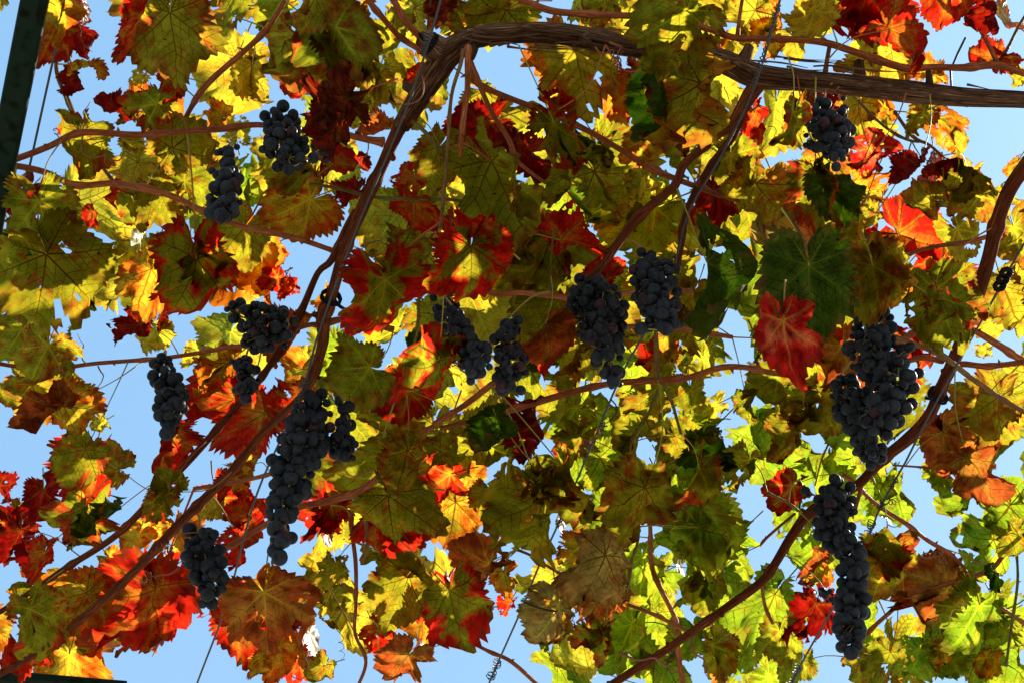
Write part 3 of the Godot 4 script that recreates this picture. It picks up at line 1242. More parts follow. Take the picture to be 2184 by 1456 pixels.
# leaves that hang edge-on with their glossy upper side turned to the sun
const GLINTS := """
p c 172 6 176 78 y c 128 574 140 612 o c 344 676 338 712 r c 352 1280 326 1400
o c 216 1318 232 1400 g c 676 26 700 92 o c 892 1384 880 1440 m c 1002 1252 1024 1330
y c 1452 1190 1446 1236 p c 1724 1246 1744 1320 l c 2000 1356 2012 1424 y c 1390 1392 1400 1450
r c 690 1120 700 1170 r c 960 1236 976 1300 g c 1408 980 1420 1030 y c 300 500 292 560
o c 2140 20 2150 84 p c 1990 352 1970 420 l c 1880 1070 1890 1120 o c 660 1350 668 1430
n c 1196 1100 1206 1150 y c 540 190 556 240 p c 362 1190 368 1250 l c 1440 1330 1430 1390
"""

const LAYER := {"x": -0.36, "z": -0.2, "a": -0.1, "b": 0.03, "c": 0.14, "e": 0.26}

func vine_of(x: float, y: float) -> Node3D:
	if y < 160.0 - 0.04 * x + (60.0 if x > 1500.0 else 0.0) and x > 880.0:
		return vines[2]
	if x < 1250.0 and y > 820.0:
		return vines[3]
	if x > 1900.0 - 0.25 * y or (x > 1250.0 and y > 900.0):
		return vines[1]
	return vines[0]

var vines: Array = []

func build_leaves() -> void:
	var taken := []
	for line in LEAVES.strip_edges().split("\n"):
		var w := line.split(" ", false)
		var j := Vector2(float(w[2]), float(w[3]))
		var tip := Vector2(float(w[4]), float(w[5]))
		var h: float = LAYER[w[1]] + rng.randf_range(-0.03, 0.03)
		var pitch := rng.randf_range(-24, 24)
		if w.size() > 8:
			pitch *= 0.3
		leaf(vine_of(j.x, j.y), w[0], j, tip, h, float(w[6]) + rng.randf_range(-11, 11), pitch, float(w[7]), 9, true, w.size() > 8)
		taken.append((j + tip) * 0.5)
	var words := GLINTS.replace("\n", " ").split(" ", false)
	for i in range(0, words.size() - 5, 6):
		var j := Vector2(float(words[i + 2]), float(words[i + 3]))
		var tip := Vector2(float(words[i + 4]), float(words[i + 5]))
		leaf(vine_of(j.x, j.y), words[i], j, tip, LAYER[words[i + 1]] + rng.randf_range(0.0, 0.12), rng.randf_range(-79, -66), rng.randf_range(-8, 8), 0.1, 9, true, true)
	# the rest of the canopy: leaves higher up that fill it, in the photograph's colours for that corner
	var gaps := []
	var g := GAPS.replace("open", "").split(" ", false)
	var nums := []
	for q in g:
		for r in q.split("\n", false):
			nums.append(float(r))
	for i in range(0, nums.size() - 2, 3):
		gaps.append(Vector3(nums[i], nums[i + 1], nums[i + 2]))
	var fills := []
	for k in 16:
		var q := Vector2(rng.randf_range(900, 1850), rng.randf_range(370, 1010))
		var ang := deg_to_rad(rng.randf_range(20, 160))
		var d := Vector2(cos(ang), sin(ang)) * rng.randf_range(100, 150)
		var pal: String = "gggnnydm"[rng.randi() % 8]
		leaf(vine_of(q.x, q.y), pal, q - d * 0.5, q + d * 0.5, rng.randf_range(0.28, 0.44), rng.randf_range(-45, 45), rng.randf_range(-25, 25), rng.randf_range(0.0, 0.5), 5, false)
	var tries := 0
	while fills.size() < 300 and tries < 6000:
		tries += 1
		var c := Vector2(rng.randf_range(-260, 2184 + 620), rng.randf_range(-320, 1456 + 260))
		var inside := c.x > -20 and c.x < 2204 and c.y > -20 and c.y < 1476
		var ok := true
		var len := rng.randf_range(95, 150)
		for s in gaps:
			if Vector2(s.x, s.y).distance_to(c) < s.z + len * 0.5:
				ok = false
		for f in fills:
			if f.distance_to(c) < ((102.0 if c.x > 880 and c.x < 1850 and c.y > 330 and c.y < 1010 else 122.0) if inside else 190.0):
				ok = false
		if inside and c.x > 1380 and c.y > 980:      # fewer and larger leaves at the lower right
			len = rng.randf_range(125, 165)
			if rng.randf() < 0.5:
				ok = false
		# the left and the foot of the picture are thinner
		if inside and (c.x < 480 or c.y > 1180) and rng.randf() < (0.8 if c.x < 480 else 0.45):
			ok = false
		if not ok:
			continue
		fills.append(c)
		var ang := deg_to_rad(rng.randf_range(20, 160))
		var d := Vector2(cos(ang), sin(ang)) * len
		var kinds := "yyygonl"
		if c.x > 1200 and c.y > 850:
			kinds = "lllllllg" if c.x < 1950 else "lllllgq"
		elif c.x < 700 and c.y > 850:
			kinds = "oorrryqm"
		elif c.x > 700 and c.x < 1800 and c.y > 350:
			kinds = "yygggnll"
		elif c.x > 1500:
			kinds = "ooyynryl"
		var pal := kinds[rng.randi() % kinds.length()]
		leaf(vine_of(c.x, c.y), pal, c - d * 0.5, c + d * 0.5, rng.randf_range(0.16, 0.36), rng.randf_range(-55, 55), rng.randf_range(-25, 25), rng.randf_range(0.0, 0.6), 6 if inside else 5, inside)

func sky_panorama(sun: Vector3) -> PanoramaSkyMaterial:
	var im := Image.create(512, 256, false, Image.FORMAT_RGBF)
	for y in 256:
		var el := PI * (0.5 - (y + 0.5) / 256.0)
		for x in 512:
			var az := ((x + 0.5) / 512.0 - 0.5) * TAU
			var d := Vector3(-sin(az) * cos(el), sin(el), cos(az) * cos(el))
			var up := maxf(d.y, 0.0)
			var g := acos(clampf(d.dot(sun), -1.0, 1.0))
			# deep blue overhead, paler towards the horizon and round the sun
			var c := Color(0.100, 0.210, 0.355).lerp(Color(0.38, 0.49, 0.56), pow(1.0 - up, 2.2))
			var glow := 0.34 * exp(-g * 1.6) + 0.8 * exp(-g * 9.0)
			c = c + Color(0.42, 0.48, 0.52) * glow
			if d.y < 0.0:
				c = Color(0.2, 0.19, 0.17)
			im.set_pixel(x, y, c)
	var m := PanoramaSkyMaterial.new()
	m.panorama = ImageTexture.create_from_image(im)
	m.energy_multiplier = SKY_ENERGY
	return m

const SKY_ENERGY := 0.88
const SUN_ENERGY := 1.6
const SUN_AZIMUTH := 62.0     # to the right of where the camera looks
const SUN_HEIGHT := 48.0

func _ready() -> void:
	rng.seed = 20241
	noise.seed = 7
	noise.frequency = 0.03
	noise.fractal_octaves = 3
	fine.seed = 19
	fine.frequency = 0.02
	fine.fractal_octaves = 2
	# camera
	var cam := Camera3D.new()
	cam.name = "camera"
	add_child(cam)
	cam.position = EYE
	cam.rotation_degrees = Vector3(PITCH, 0, 0)
	cam.fov = FOV
	cam.near = 0.05
	cam.far = 900.0
	cam.current = true
	# sky, sun, exposure
	var az := deg_to_rad(SUN_AZIMUTH)
	var el := deg_to_rad(SUN_HEIGHT)
	var sun_dir := Vector3(sin(az) * cos(el), sin(el), -cos(az) * cos(el))
	var env := Environment.new()
	env.background_mode = Environment.BG_SKY
	env.sky = Sky.new()
	env.sky.sky_material = sky_panorama(sun_dir)
	env.tonemap_mode = Environment.TONE_MAPPER_LINEAR
	env.tonemap_exposure = 2.75
	env.sdfgi_enabled = true
	env.ssao_enabled = true
	env.ssil_enabled = true
	var we := WorldEnvironment.new()
	we.name = "environment"
	we.environment = env
	add_child(we)
	var sun := DirectionalLight3D.new()
	sun.name = "sun"
	add_child(sun)
	sun.look_at_from_position(sun_dir * 10.0, Vector3.ZERO, Vector3.UP)
	sun.light_energy = SUN_ENERGY
	sun.light_color = Color(1.0, 0.96, 0.89)
	sun.light_angular_distance = 0.5
	sun.shadow_enabled = true

	make_materials()
	grape_meshes()
	# the yard below, which throws light up at the undersides
	var ground := MeshInstance3D.new()
	ground.name = "ground"
	var pm := PlaneMesh.new()
	pm.size = Vector2(700, 700)
	ground.mesh = pm
	var gm := plain_material("yard_gravel", Color(0.22, 0.2, 0.17), 0.95)
	ground.material_override = gm
	ground.set_meta("kind", "structure")
	ground.set_meta("label", "pale gravel yard under the vine")
	add_child(ground)

	# rails and wires
	var r0 := at(105, -160, -0.06)
	var r1 := at(-20, 470, -0.06)
	beam("dark green metal rail at the upper left edge beyond the leaves", r0 - (r1 - r0) * 0.6, r1 + (r1 - r0) * 2.2, 0.024, 0.012)
	var s0 := at(-60, 1440, 0.03)
	var s1 := at(268, 1468, 0.03)
	beam("dark green metal rail at the lower left corner under red leaves", s0 - (s1 - s0) * 1.5, s1, 0.02, 0.012)
	var w1 := wire("thin grey wire beside the green rail, with a twisted knot", [165, -110, 141, 0, 104, 165, 58, 372, 40, 430, -10, 640, -60, 860], 0.0)
	knot(w1, 60, 362, 54, 384, 0.0, 4, 5)
	knot(w1, 50, 398, 40, 440, 0.0, 5, 7)
	var w2 := wire("thin grey wire running along the left vine arm", [965, -110, 940, 0, 905, 118, 868, 230, 820, 345, 768, 470, 722, 590, 676, 720, 640, 845, 560, 1020, 524, 1130, 482, 1290, 420, 1456, 380, 1570], -0.045)
	knot(w2, 912, 80, 900, 118, -0.045, 4, 5)
	knot(w2, 652, 810, 628, 880, -0.045, 6, 8)
	knot(w2, 492, 1240, 476, 1310, -0.045, 7, 6)
	var w3 := wire("thin grey wire crossing the cordon and following the middle arm", [1700, -110, 1664, 0, 1612, 180, 1535, 340, 1470, 450, 1440, 560, 1392, 680, 1330, 790, 1270, 930, 1196, 1105, 1148, 1210, 1112, 1300, 1050, 1440, 1000, 1560], -0.04)
	knot(w3, 1662, 10, 1608, 178, -0.045, 9, 4)
	knot(w3, 1204, 1086, 1188, 1122, -0.04, 4, 6)
	knot(w3, 1120, 1278, 1108, 1306, -0.04, 3, 5)
	knot(w3, 1064, 1408, 1044, 1448, -0.04, 4, 8)
	var w4 := wire("thin grey wire at the right, passing the black clip", [2270, 380, 2184, 522, 2140, 600, 2105, 665, 2040, 780, 1972, 905, 1932, 985, 1906, 1030, 1870, 1100, 1852, 1150, 1780, 1290, 1718, 1400, 1660, 1510], -0.05)
	knot(w4, 1912, 1018, 1900, 1042, -0.05, 3, 5)
	knot(w4, 1884, 1072, 1876, 1086, -0.05, 3, 5)
	knot(w4, 1862, 1112, 1846, 1150, -0.05, 5, 8)
	knot(w4, 1706, 1420, 1680, 1470, -0.05, 5, 7)
	var w5 := wire("short slack wire hanging from the upper right sky", [2060, 80, 2028, 150, 2030, 188], 0.05)
	w5.name = "slack_wire"

	# the vines
	for spec in ["old grapevine with thick barky cordon along the top and long arm down left", "grapevine with a barky arm slanting down the right edge and mostly green leaves", "grapevine canes and yellow and red leaves above the cordon along the top edge", "grapevine canes slanting to the lower left corner with mostly red and orange leaves"]:
		vines.append(thing("grapevine", spec, "grapevine", Vector3.ZERO, "grapevines on the pergola wires"))
	build_wood()
	build_leaves()
	build_tendrils()
	build_grapes()
	# ties
	cable_tie("black tie round the left vine arm", 706, 634, -22, 55, 21, Vector2(30, 26), -0.006)
	cable_tie("black tie round the right vine arm beside the big grape bunch", 2001, 842, -40, 60, 21, Vector2(-26, 6), -0.012)
	cable_tie("black tie where the cordon forks at the top", 914, 93, 24, 20, 26, Vector2(-20, -22), -0.002)
	var c := at(2140, 596, -0.055)
	var clip := thing("wire_clip", "black clip on the wire at the right edge", "clip", c)
	for k in 3:
		var s := span(2140, 596)
		var pts := []
		var rad := []
		for i in 9:
			var a := TAU * i / 8.0
			pts.append(Vector3(cos(a) * 10.0, 0, sin(a) * 9.0) * s + (at(2133, 610, -0.055) - c) * (k - 1))
			rad.append(5.5 * s)
		part("jaw", tube(pts, rad, 7, 0.004), mats.black_plastic, clip)

func build_wood() -> void:
	var a: Node3D = vines[0]
	var b: Node3D = vines[1]
	var c: Node3D = vines[2]
	var e: Node3D = vines[3]
	stick(a, "cordon", 0.0, [2420, 236, 22, 2300, 224, 22, 2184, 212, 21, 2060, 206, 24, 1940, 194, 28, 1800, 178, 25, 1700, 170, 26, 1610, 160, 31, 1545, 132, 30, 1480, 115, 27, 1380, 108, 21, 1280, 88, 27, 1180, 72, 25, 1080, 72, 24, 1010, 82, 26, 960, 112, 34, 930, 152, 33, 895, 205, 29, 855, 270, 23], "bark")
	stick(a, "arm", 0.0, [875, 236, 25, 852, 275, 22, 816, 350, 18, 776, 440, 20, 737, 530, 18, 706, 620, 17, 692, 680, 22, 686, 730, 17, 665, 800, 13, 636, 852, 11, 565, 920, 11, 500, 1000, 12, 440, 1062, 13, 370, 1128, 13, 300, 1202, 12, 232, 1270, 12, 150, 1338, 11, 60, 1400, 10, -60, 1470, 9], "arm", -0.02)
	stick(e, "arm", 0.0, [760, 450, 10, 735, 485, 10, 709, 552, 12, 676, 582, 10, 649, 650, 12, 622, 702, 11, 560, 800, 10, 500, 868, 10, 417, 970, 11, 337, 1057, 11, 247, 1143, 10, 143, 1210, 10, 63, 1263, 9, -70, 1350, 8], "arm", -0.01)
	stick(a, "stump", 0.0, [935, 112, 30, 912, 92, 24, 896, 80, 18], "bark")
	stick(a, "spur", 0.0, [690, 690, 12, 728, 684, 9, 762, 682, 10, 840, 700, 8], "cane")
	stick(a, "spur", 0.0, [690, 694, 11, 662, 694, 7, 632, 700, 6], "cane")
	stick(a, "branch", 0.0, [1625, 170, 24, 1600, 202, 22, 1565, 263, 16, 1539, 280, 13, 1492, 318, 12, 1459, 352, 13, 1439, 397, 13, 1400, 430, 12, 1359, 470, 14, 1325, 510, 12, 1282, 570, 11, 1255, 592, 13], "arm", -0.025)
	stick(a, "branch", 0.0, [1585, 240, 14, 1562, 290, 13, 1535, 333, 12, 1492, 390, 11, 1459, 467, 11, 1450, 520, 10, 1440, 580, 9], "arm", 0.0)
	stick(c, "old_branch", 0.02, [1440, -60, 18, 1462, 0, 18, 1478, 60, 19, 1506, 108, 21, 1545, 130, 20], "bark")
	# canes to the left of the arm
	stick(a, "cane", -0.02, [818, 304, 12, 770, 292, 9, 720, 284, 9, 640, 276, 8, 545, 268, 8, 470, 272, 9, 400, 278, 8, 290, 284, 9, 170, 286, 9, 100, 310, 9, 30, 338, 9, -60, 366, 8])
	stick(a, "cane", 0.0, [-40, 345, 9, 30, 356, 9, 95, 370, 9, 160, 396, 9, 240, 392, 9, 310, 400, 9, 370, 420, 9, 430, 446, 8, 500, 476, 8, 560, 490, 8, 640, 512, 8, 720, 536, 7, 790, 560, 7])
	stick(a, "cane", 0.03, [-30, 772, 6, 30, 782, 6, 110, 787, 6, 205, 776, 6, 270, 772, 6, 340, 764, 6, 420, 752, 6, 500, 738, 6, 560, 734, 6, 632, 700, 7])
	stick(a, "cane", 0.05, [-20, 660, 7, 33, 648, 8, 75, 612, 7, 117, 578, 7, 165, 535, 6])
	stick(a, "cane", 0.06, [610, 0, 7, 570, 60, 8, 520, 106, 8, 440, 178, 9, 400, 238, 7, 380, 290, 6])
	stick(a, "cane", 0.06, [250, 400, 4, 200, 330, 5, 165, 262, 7, 140, 205, 6, 122, 150, 6, 118, 80, 5, 124, 10, 4], "pale")
	stick(c, "cane", 0.0, [768, -30, 8, 790, 8, 8, 812, 32, 8, 853, 78, 8, 890, 102, 8, 935, 130, 9])
	stick(c, "cane", 0.0, [818, -30, 9, 842, 6, 9, 866, 40, 9, 900, 84, 10])
	stick(c, "cane", 0.04, [770, 34, 6, 800, 50, 7, 835, 66, 6, 870, 90, 5], "pale")
	stick(c, "cane", 0.05, [918, 0, 3, 916, 40, 3, 914, 80, 3], "pale")
	# shoots hanging from the fork
	stick(a, "shoot", -0.04, [985, 110, 6, 979, 134, 6, 966, 205, 5, 955, 300, 5, 950, 400, 5, 944, 470, 5, 938, 490, 4], "pale", -0.12)
	stick(a, "shoot", -0.03, [1000, 100, 9, 999, 128, 9, 995, 190, 8, 985, 262, 8, 984, 335, 6], "cane", -0.08)
	stick(a, "shoot", -0.02, [1002, 130, 8, 1022, 190, 7, 1050, 240, 7, 1086, 300, 7, 1100, 340, 6, 1130, 365, 5, 1165, 390, 5])
	stick(a, "cane", 0.0, [1010, 170, 7, 1032, 188, 8, 1090, 212, 8, 1192, 248, 9, 1260, 284, 8, 1325, 322, 8, 1400, 366, 9, 1492, 397, 8, 1560, 420, 7, 1620, 430, 7], "cane")
	stick(a, "shoot", -0.02, [880, 262, 5, 905, 285, 6, 935, 318, 5, 950, 350, 4], "green")
	stick(a, "shoot", 0.03, [660, 390, 4, 720, 404, 5, 775, 414, 5, 830, 420, 5, 900, 424, 5, 980, 430, 5, 1035, 446, 4], "green")
	# canes in the middle
	stick(c, "cane", 0.01, [1080, -20, 9, 1112, 0, 9, 1175, 23, 10, 1260, 31, 9, 1355, 37, 9, 1430, 44, 9, 1500, 58, 9, 1570, 78, 9, 1640, 84, 8, 1750, 90, 10, 1830, 114, 10, 1930, 144, 11, 1990, 145, 9, 2060, 143, 10, 2130, 142, 11, 2184, 154, 10, 2260, 168, 9])
	stick(c, "cane", 0.03, [2058, -20, 5, 2068, 26, 6, 2098, 80, 6, 2128, 132, 7], "cane")
	stick(c, "cane", 0.04, [2200, 20, 4, 2175, 60, 4, 2150, 100, 4, 2130, 136, 4], "pale")
	stick(c, "cane", 0.02, [1586, -20, 5, 1578, 20, 5, 1572, 56, 5, 1570, 84, 6])
	stick(c, "cane", 0.03, [1774, 95, 6, 1766, 125, 6, 1760, 158, 6])
	stick(a, "cane", -0.02, [926, 905, 8, 969, 880, 8, 1005, 852, 9, 1046, 822, 9, 1090, 790, 7])
	stick(a, "cane", 0.0, [940, 912, 6, 980, 902, 7, 1056, 890, 8, 1092, 873, 9, 1142, 860, 10, 1200, 840, 10, 1259, 822, 9, 1325, 818, 9, 1412, 812, 10, 1470, 800, 9, 1535, 786, 9, 1590, 784, 8, 1640, 790, 8, 1700, 800, 7])
	stick(e, "cane", 0.0, [440, 1190, 7, 500, 1160, 8, 560, 1122, 9, 636, 1082, 9, 700, 1066, 10, 763, 1050, 10, 820, 1000, 9, 870, 944, 8, 926, 912, 8])
	stick(e, "cane", 0.04, [763, 1052, 6, 752, 1113, 6, 756, 1203, 6, 759, 1287, 5, 760, 1353, 5, 778, 1407, 5, 758, 1470, 5], "cane")
	stick(e, "shoot", -0.02, [770, 1056, 4, 778, 1100, 5, 784, 1160, 4, 772, 1200, 4], "pale")
	stick(e, "cane", 0.08, [410, 1040, 6, 470, 1034, 6, 546, 1020, 6, 600, 1000, 5], "cane")
	stick(e, "cane", 0.05, [1000, 1362, 5, 1045, 1390, 5, 1092, 1413, 6, 1150, 1462, 6], "cane")
	stick(a, "cane", 0.05, [1000, 560, 6, 1050, 622, 7, 1110, 624, 8, 1172, 630, 8, 1260, 640, 7, 1400, 616, 7, 1480, 620, 7], "cane")
	stick(a, "cane", 0.05, [1330, 700, 7, 1420, 700, 8, 1500, 706, 8, 1560, 720, 6], "cane")
	stick(a, "shoot", -0.03, [1402, 700, 6, 1402, 740, 6, 1400, 790, 7, 1405, 808, 6], "pale")
	stick(a, "shoot", -0.02, [1414, 816, 5, 1430, 860, 5, 1446, 900, 4, 1452, 925, 4], "green")
	stick(a, "shoot", -0.02, [1404, 824, 5, 1384, 880, 4, 1362, 920, 4, 1344, 944, 3], "green")
	stick(a, "shoot", -0.05, [1180, 490, 3, 1178, 550, 3, 1176, 625, 3], "green")
	stick(a, "shoot", -0.04, [900, 560, 4, 896, 640, 5, 892, 710, 4, 872, 770, 4, 860, 815, 3], "green")
	# right-hand vine
	stick(b, "arm", 0.0, [2300, 250, 24.7, 2230, 312, 24.7, 2184, 362, 23.8, 2152, 412, 22.8, 2124, 478, 20.9, 2108, 550, 20.9, 2090, 612, 20.9, 2068, 678, 19, 2036, 765, 19.9, 2008, 825, 17.1, 1984, 884, 17.2, 1940, 930, 18.9, 1885, 980, 15.5, 1832, 1030, 13.8, 1786, 1064, 12.9, 1722, 1100, 14.6, 1692, 1146, 13.8, 1640, 1218, 12, 1606, 1252, 12.9, 1540, 1300, 12, 1474, 1346, 12, 1400, 1400, 12, 1310, 1458, 12, 1200, 1530, 11.2], "arm", -0.02)
	stick(b, "cane", 0.02, [2300, 818, 10, 2184, 768, 10, 2138, 742, 10, 2086, 712, 9, 2050, 690, 8])
	stick(b, "cane", 0.0, [2260, 766, 8, 2184, 772, 8, 2105, 778, 8, 2048, 778, 9, 2010, 790, 8])
	stick(b, "cane", -0.03, [1900, 712, 6, 1940, 728, 7, 2011, 758, 8, 2071, 802, 8, 2138, 852, 7, 2200, 890, 7], "pale")
	stick(b, "cane", 0.03, [1880, 740, 9, 1918, 728, 9, 1950, 714, 8, 1985, 690, 7])
	stick(b, "cane", 0.0, [1930, 772, 8, 1970, 764, 8, 2010, 772, 7])
	stick(b, "cane", 0.03, [1930, 552, 5, 1950, 540, 5, 1998, 528, 6, 2060, 516, 6, 2110, 502, 7])
	stick(b, "cane", 0.05, [1800, 1012, 5, 1820, 1028, 6, 1871, 1074, 6, 1931, 1118, 6, 1980, 1150, 6, 2025, 1182, 6, 2060, 1215, 5])
	stick(b, "cane", 0.06, [1905, 992, 3, 1960, 996, 3, 2020, 1004, 3])
	stick(b, "cane", 0.0, [1838, 1012, 7, 1832, 1050, 6, 1820, 1092, 5])
	stick(b, "cane", 0.06, [1800, 1420, 5, 1850, 1350, 6, 1905, 1304, 6, 1931, 1274, 6, 2018, 1244, 7, 2105, 1218, 7, 2150, 1176, 6, 2200, 1130, 6])
	stick(b, "cane", 0.08, [2136, 1294, 5, 2184, 1328, 6, 2250, 1370, 6])
	stick(b, "cane", 0.08, [1372, 1020, 6, 1376, 1060, 6, 1385, 1120, 6, 1393, 1203, 7, 1409, 1250, 7, 1442, 1320, 7, 1446, 1387, 7, 1462, 1470, 7], "cane")
	stick(b, "shoot", 0.0, [1356, 1060, 4, 1360, 1120, 4, 1358, 1158, 4, 1342, 1203, 4, 1340, 1262, 4], "pale")
	stick(b, "cane", 0.02, [1290, 1262, 5, 1332, 1287, 5, 1392, 1307, 5, 1465, 1342, 6], "cane")
	stick(b, "cane", 0.06, [1100, 1170, 4, 1130, 1186, 4, 1159, 1200, 4, 1205, 1225, 4, 1260, 1244, 4], "cane")
	stick(b, "cane", 0.06, [1225, 1072, 4, 1238, 1112, 4, 1250, 1150, 4], "cane")
	stick(b, "shoot", 0.0, [1626, 1246, 5, 1630, 1290, 5, 1646, 1330, 4], "cane")
	stick(b, "cane", 0.03, [1640, 390, 6, 1664, 430, 6, 1700, 490, 7, 1730, 540, 6, 1748, 566, 5], "pale")
	stick(b, "shoot", 0.0, [1700, 1098, 4, 1668, 1118, 4, 1636, 1146, 4, 1622, 1160, 3], "cane")
	stick(b, "shoot", -0.02, [1706, 1092, 5, 1680, 1074, 4, 1640, 1052, 4], "green")
	stick(b, "cane", 0.05, [1905, 240, 5, 1950, 290, 5, 1985, 312, 4, 2010, 330, 4], "pale")
	stick(b, "cane", 0.05, [1830, 215, 4, 1870, 250, 4, 1910, 285, 4, 1945, 300, 4, 1975, 304, 3], "pale")
	stick(b, "shoot", 0.06, [2150, 1420, 4, 2160, 1340, 4, 2168, 1240, 4, 2168, 1170, 3], "green")
	# strips of bark that have come loose from the cordon
	for k in 60:
		var t := rng.randf()
		var x := lerpf(960, 2160, t)
		var y := 80.0 + 130.0 * smoothstep(1180, 2184, x) + rng.randf_range(-22, 22)
		var len := rng.randf_range(50, 150)
		var dy := len * 0.09
		var hh := rng.randf_range(-0.02, -0.008)
		stick(a, "bark_strip", hh, [x, y, rng.randf_range(1.5, 4.0), x + len * 0.5, y + dy * 0.5 + rng.randf_range(-4, 4), rng.randf_range(1.2, 3.0), x + len, y + dy + rng.randf_range(-8, 8), 0.8], "strip", hh - rng.randf_range(0.0, 0.01))

func build_tendrils() -> void:
	var brown := Color(0.16, 0.06, 0.03)
	var dark := Color(0.05, 0.03, 0.025)
	var green := Color(0.34, 0.3, 0.06)
	var a: Node3D = vines[0]
	var b: Node3D = vines[1]
	tendril(a, 176, 290, 66, 62, 0.8, -0.02, brown, 10)
	tendril(a, 160, 286, 20, -70, 0.4, 0.0, brown, 8)
	tendril(a, 118, 306, -10, -30, 1.6, 0.0, brown, 7)
	tendril(a, 230, 340, 60, -30, 2.2, -0.02, brown, 10)
	tendril(a, 900, 160, -110, 90, 1.4, -0.05, brown, 9)
	tendril(a, 780, 300, -6, 48, 0.6, -0.02, brown, 9)
	tendril(a, 205, 776, -45, -62, 0.3, 0.03, brown, 9)
	tendril(a, 208, 780, 14, 48, 0.5, 0.03, brown, 12)
	tendril(a, 34, 650, 90, 95, 1.2, 0.0, brown, 10)
	tendril(a, 118, 700, 0, 95, 1.6, -0.03, Color(0.3, 0.12, 0.04), 11)
	tendril(a, 450, 1130, -130, 70, 4.5, -0.06, brown, 10)
	tendril(a, 380, 1210, -80, 40, 3.0, -0.04, brown, 10)
	tendril(a, 730, 990, 110, 26, 3.0, -0.06, Color(0.28, 0.1, 0.03), 6)
	tendril(a, 730, 1300, 6, 110, 2.4, 0.0, dark, 8, 1.0)
	tendril(a, 755, 540, 85, -35, 2.0, -0.05, dark, 8, 1.0)
	tendril(a, 780, 700, -50, 30, 2.4, 0.0, dark, 8, 1.0)
	tendril(a, 1302, 850, -10, 80, 3.5, -0.05, dark, 12)
	tendril(a, 1290, 900, -40, 70, 5.0, -0.05, brown, 10, 1.8)
	tendril(a, 1300, 90, 28, 50, 1.6, -0.05, brown, 12, 2.5)
	tendril(a, 1270, 100, 60, 10, 1.0, -0.05, brown, 14, 2.2)
	tendril(a, 1790, 185, -12, 20, 1.2, -0.05, brown, 12, 2.0)
	tendril(a, 1410, 150, -6, 60, 1.2, -0.04, brown, 14, 2.2)
	tendril(a, 1490, 350, 6, 40, 3.0, -0.04, brown, 8)
	tendril(a, 1600, 240, 44, -12, 0.6, 0.0, dark, 7)
	tendril(b, 1120, 1285, 110, 100, 5.0, -0.08, dark, 9, 2.2)
	tendril(b, 1200, 1262, 34, 110, 3.5, -0.08, Color(0.3, 0.12, 0.04), 8)
	tendril(b, 1330, 1270, -12, -20, 2.4, -0.03, dark, 12, 2.0)
	tendril(b, 1422, 1430, 10, -40, 3.4, 0.0, dark, 7, 1.4)
	tendril(b, 1480, 1356, 34, 80, 0.4, 0.0, brown, 8, 2.2)
	tendril(b, 1540, 1345, 30, 20, 2.0, 0.0, brown, 9)
	tendril(b, 1930, 1190, 90, -10, 3.0, -0.02, brown, 9, 1.8)
	tendril(b, 1960, 1180, 70, 14, 2.0, -0.02, brown, 10, 1.8)
	tendril(b, 1880, 1080, 40, -14, 2.6, -0.02, dark, 9)
	tendril(b, 1860, 1140, 55, -22, 0.6, 0.0, brown, 8)
	tendril(b, 1856, 1150, 12, 34, 2.6, -0.04, brown, 8)
	tendril(b, 1320, 1390, 150, 60, 0.3, -0.06, brown, 8, 2.6)
	tendril(b, 2020, 1330, 30, -40, 1.8, 0.0, green, 9)
	tendril(b, 1640, 270, 24, 20, 1.6, 0.0, brown, 7, 1.0)
	tendril(a, 620, 1440, 40, -50, 0.6, 0.02, dark, 8, 1.0)
	tendril(a, 1000, 350, 30, 40, 1.5, 0.0, green, 9)

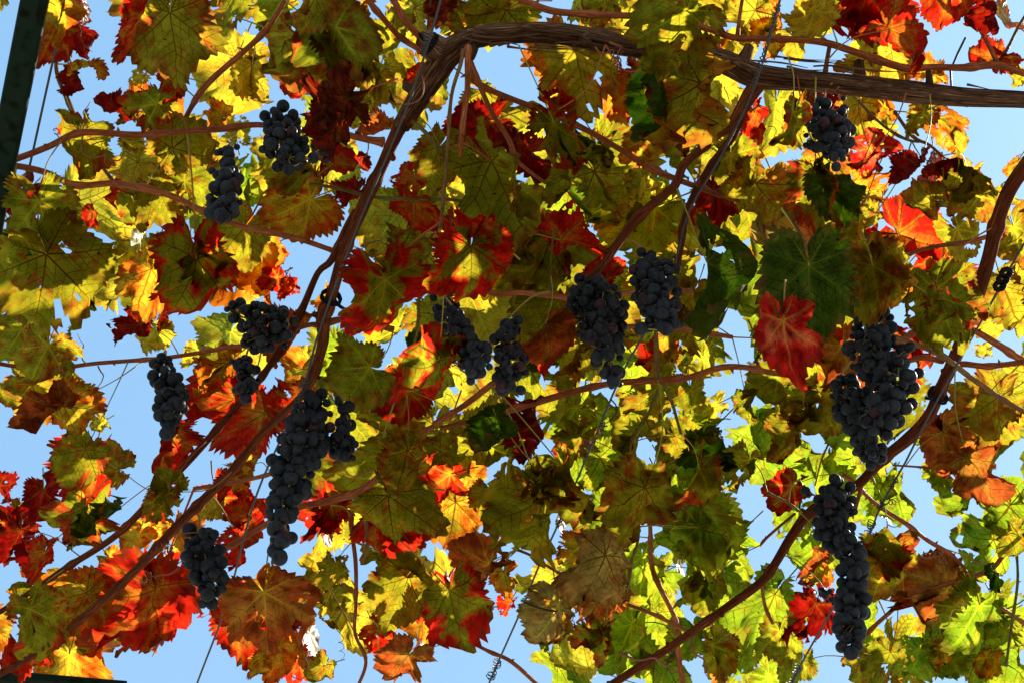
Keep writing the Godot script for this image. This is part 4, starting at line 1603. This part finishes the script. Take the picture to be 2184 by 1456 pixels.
func build_grapes() -> void:
	bunch("dark grape bunch half hidden by the curled brown leaf at upper left", [598, 262, 46, 604, 300, 52, 616, 335, 40, 628, 358, 26, 690, 312, 34], 33, -0.05, 0.4, 56)
	bunch("narrow dark grape bunch hanging left of the brown dry leaf", [486, 318, 24, 482, 358, 30, 482, 400, 42, 474, 440, 40, 466, 466, 24], 34, -0.05, 0.3, 44)
	bunch("broad loose grape bunch over the left cane, wider than long", [508, 668, 32, 548, 688, 46, 592, 692, 46, 545, 722, 36], 33, -0.03, 0.75, 54, 0.3)
	bunch("small short grape bunch just under the broad loose one", [520, 772, 30, 522, 800, 32, 524, 838, 26], 32, -0.02, 0.6, 22)
	bunch("slim grape bunch alone against blue sky at the left", [346, 772, 24, 352, 810, 36, 366, 850, 42, 362, 890, 34, 358, 920, 20], 33, -0.02, 0.12, 44)
	bunch("longest grape bunch at lower left, trailing to a thin end", [672, 858, 36, 650, 910, 58, 640, 965, 56, 620, 1020, 48, 604, 1070, 44, 604, 1120, 38, 596, 1160, 34, 590, 1184, 22], 36, -0.05, 0.12, 105)
	bunch("side bunch of grapes joining the right of the longest bunch", [728, 868, 28, 740, 900, 20, 728, 942, 38, 738, 972, 24], 34, -0.04, 0.25, 24)
	bunch("short rounded grape bunch at the lower left among red leaves", [420, 1138, 26, 432, 1170, 50, 444, 1206, 52, 448, 1246, 42, 446, 1274, 28], 36, -0.05, 0.12, 44)
	bunch("sparse small grapes just under the big red and green leaf", [940, 628, 22, 958, 652, 34, 944, 690, 30], 27, -0.03, 0.4, 18, 0.9)
	bunch("smaller grape bunch at the centre, left of its neighbour", [962, 668, 22, 984, 700, 32, 1006, 738, 42, 1018, 772, 36, 1010, 798, 22], 34, -0.12, 0.2, 44)
	bunch("smaller grape bunch at the centre with thin top and round foot", [1088, 692, 32, 1080, 730, 30, 1088, 780, 44, 1084, 822, 30], 32, -0.1, 0.5, 40)
	bunch("large grape bunch at the centre with shrivelled black berries on top", [1262, 640, 66, 1284, 672, 56, 1284, 716, 44, 1300, 756, 38, 1306, 796, 34, 1310, 816, 20], 33, -0.06, 0.42, 96)
	bunch("plump grape bunch right of the large centre bunch", [1384, 556, 36, 1388, 590, 54, 1398, 634, 52, 1412, 676, 44, 1426, 700, 28, 1364, 700, 18], 33, -0.06, 0.2, 78)
	bunch("wide grape bunch under the cordon at upper right with trailing tip", [1764, 244, 44, 1762, 280, 56, 1788, 300, 36, 1786, 328, 20, 1788, 350, 18], 30, -0.05, 0.3, 62)
	bunch("largest grape bunch at right beside the slanting vine arm", [1870, 692, 50, 1856, 740, 66, 1886, 790, 66, 1920, 820, 56, 1896, 868, 54, 1880, 905, 36], 34, -0.07, 0.3, 110)
	bunch("grape bunch in front of and left of the largest right bunch", [1800, 816, 34, 1816, 856, 50, 1836, 900, 46, 1848, 940, 36, 1868, 976, 28], 33, -0.09, 0.45, 66)
	bunch("long thin grape bunch at lower right over green leaves", [1780, 1046, 36, 1784, 1085, 46, 1778, 1126, 42, 1800, 1160, 36, 1816, 1195, 36, 1822, 1230, 38, 1816, 1280, 42, 1822, 1330, 38, 1810, 1360, 34, 1814, 1384, 20], 33, -0.05, 0.15, 118)
	bunch("two little berries left of the long thin lower right bunch", [1712, 1040, 9, 1724, 1054, 8], 24, -0.03, 0.4, 3)
	bunch("tuft of tiny berries on the left edge of the long thin lower bunch", [1756, 1260, 16, 1772, 1280, 12], 18, -0.05, 0.3, 9, 0.4)
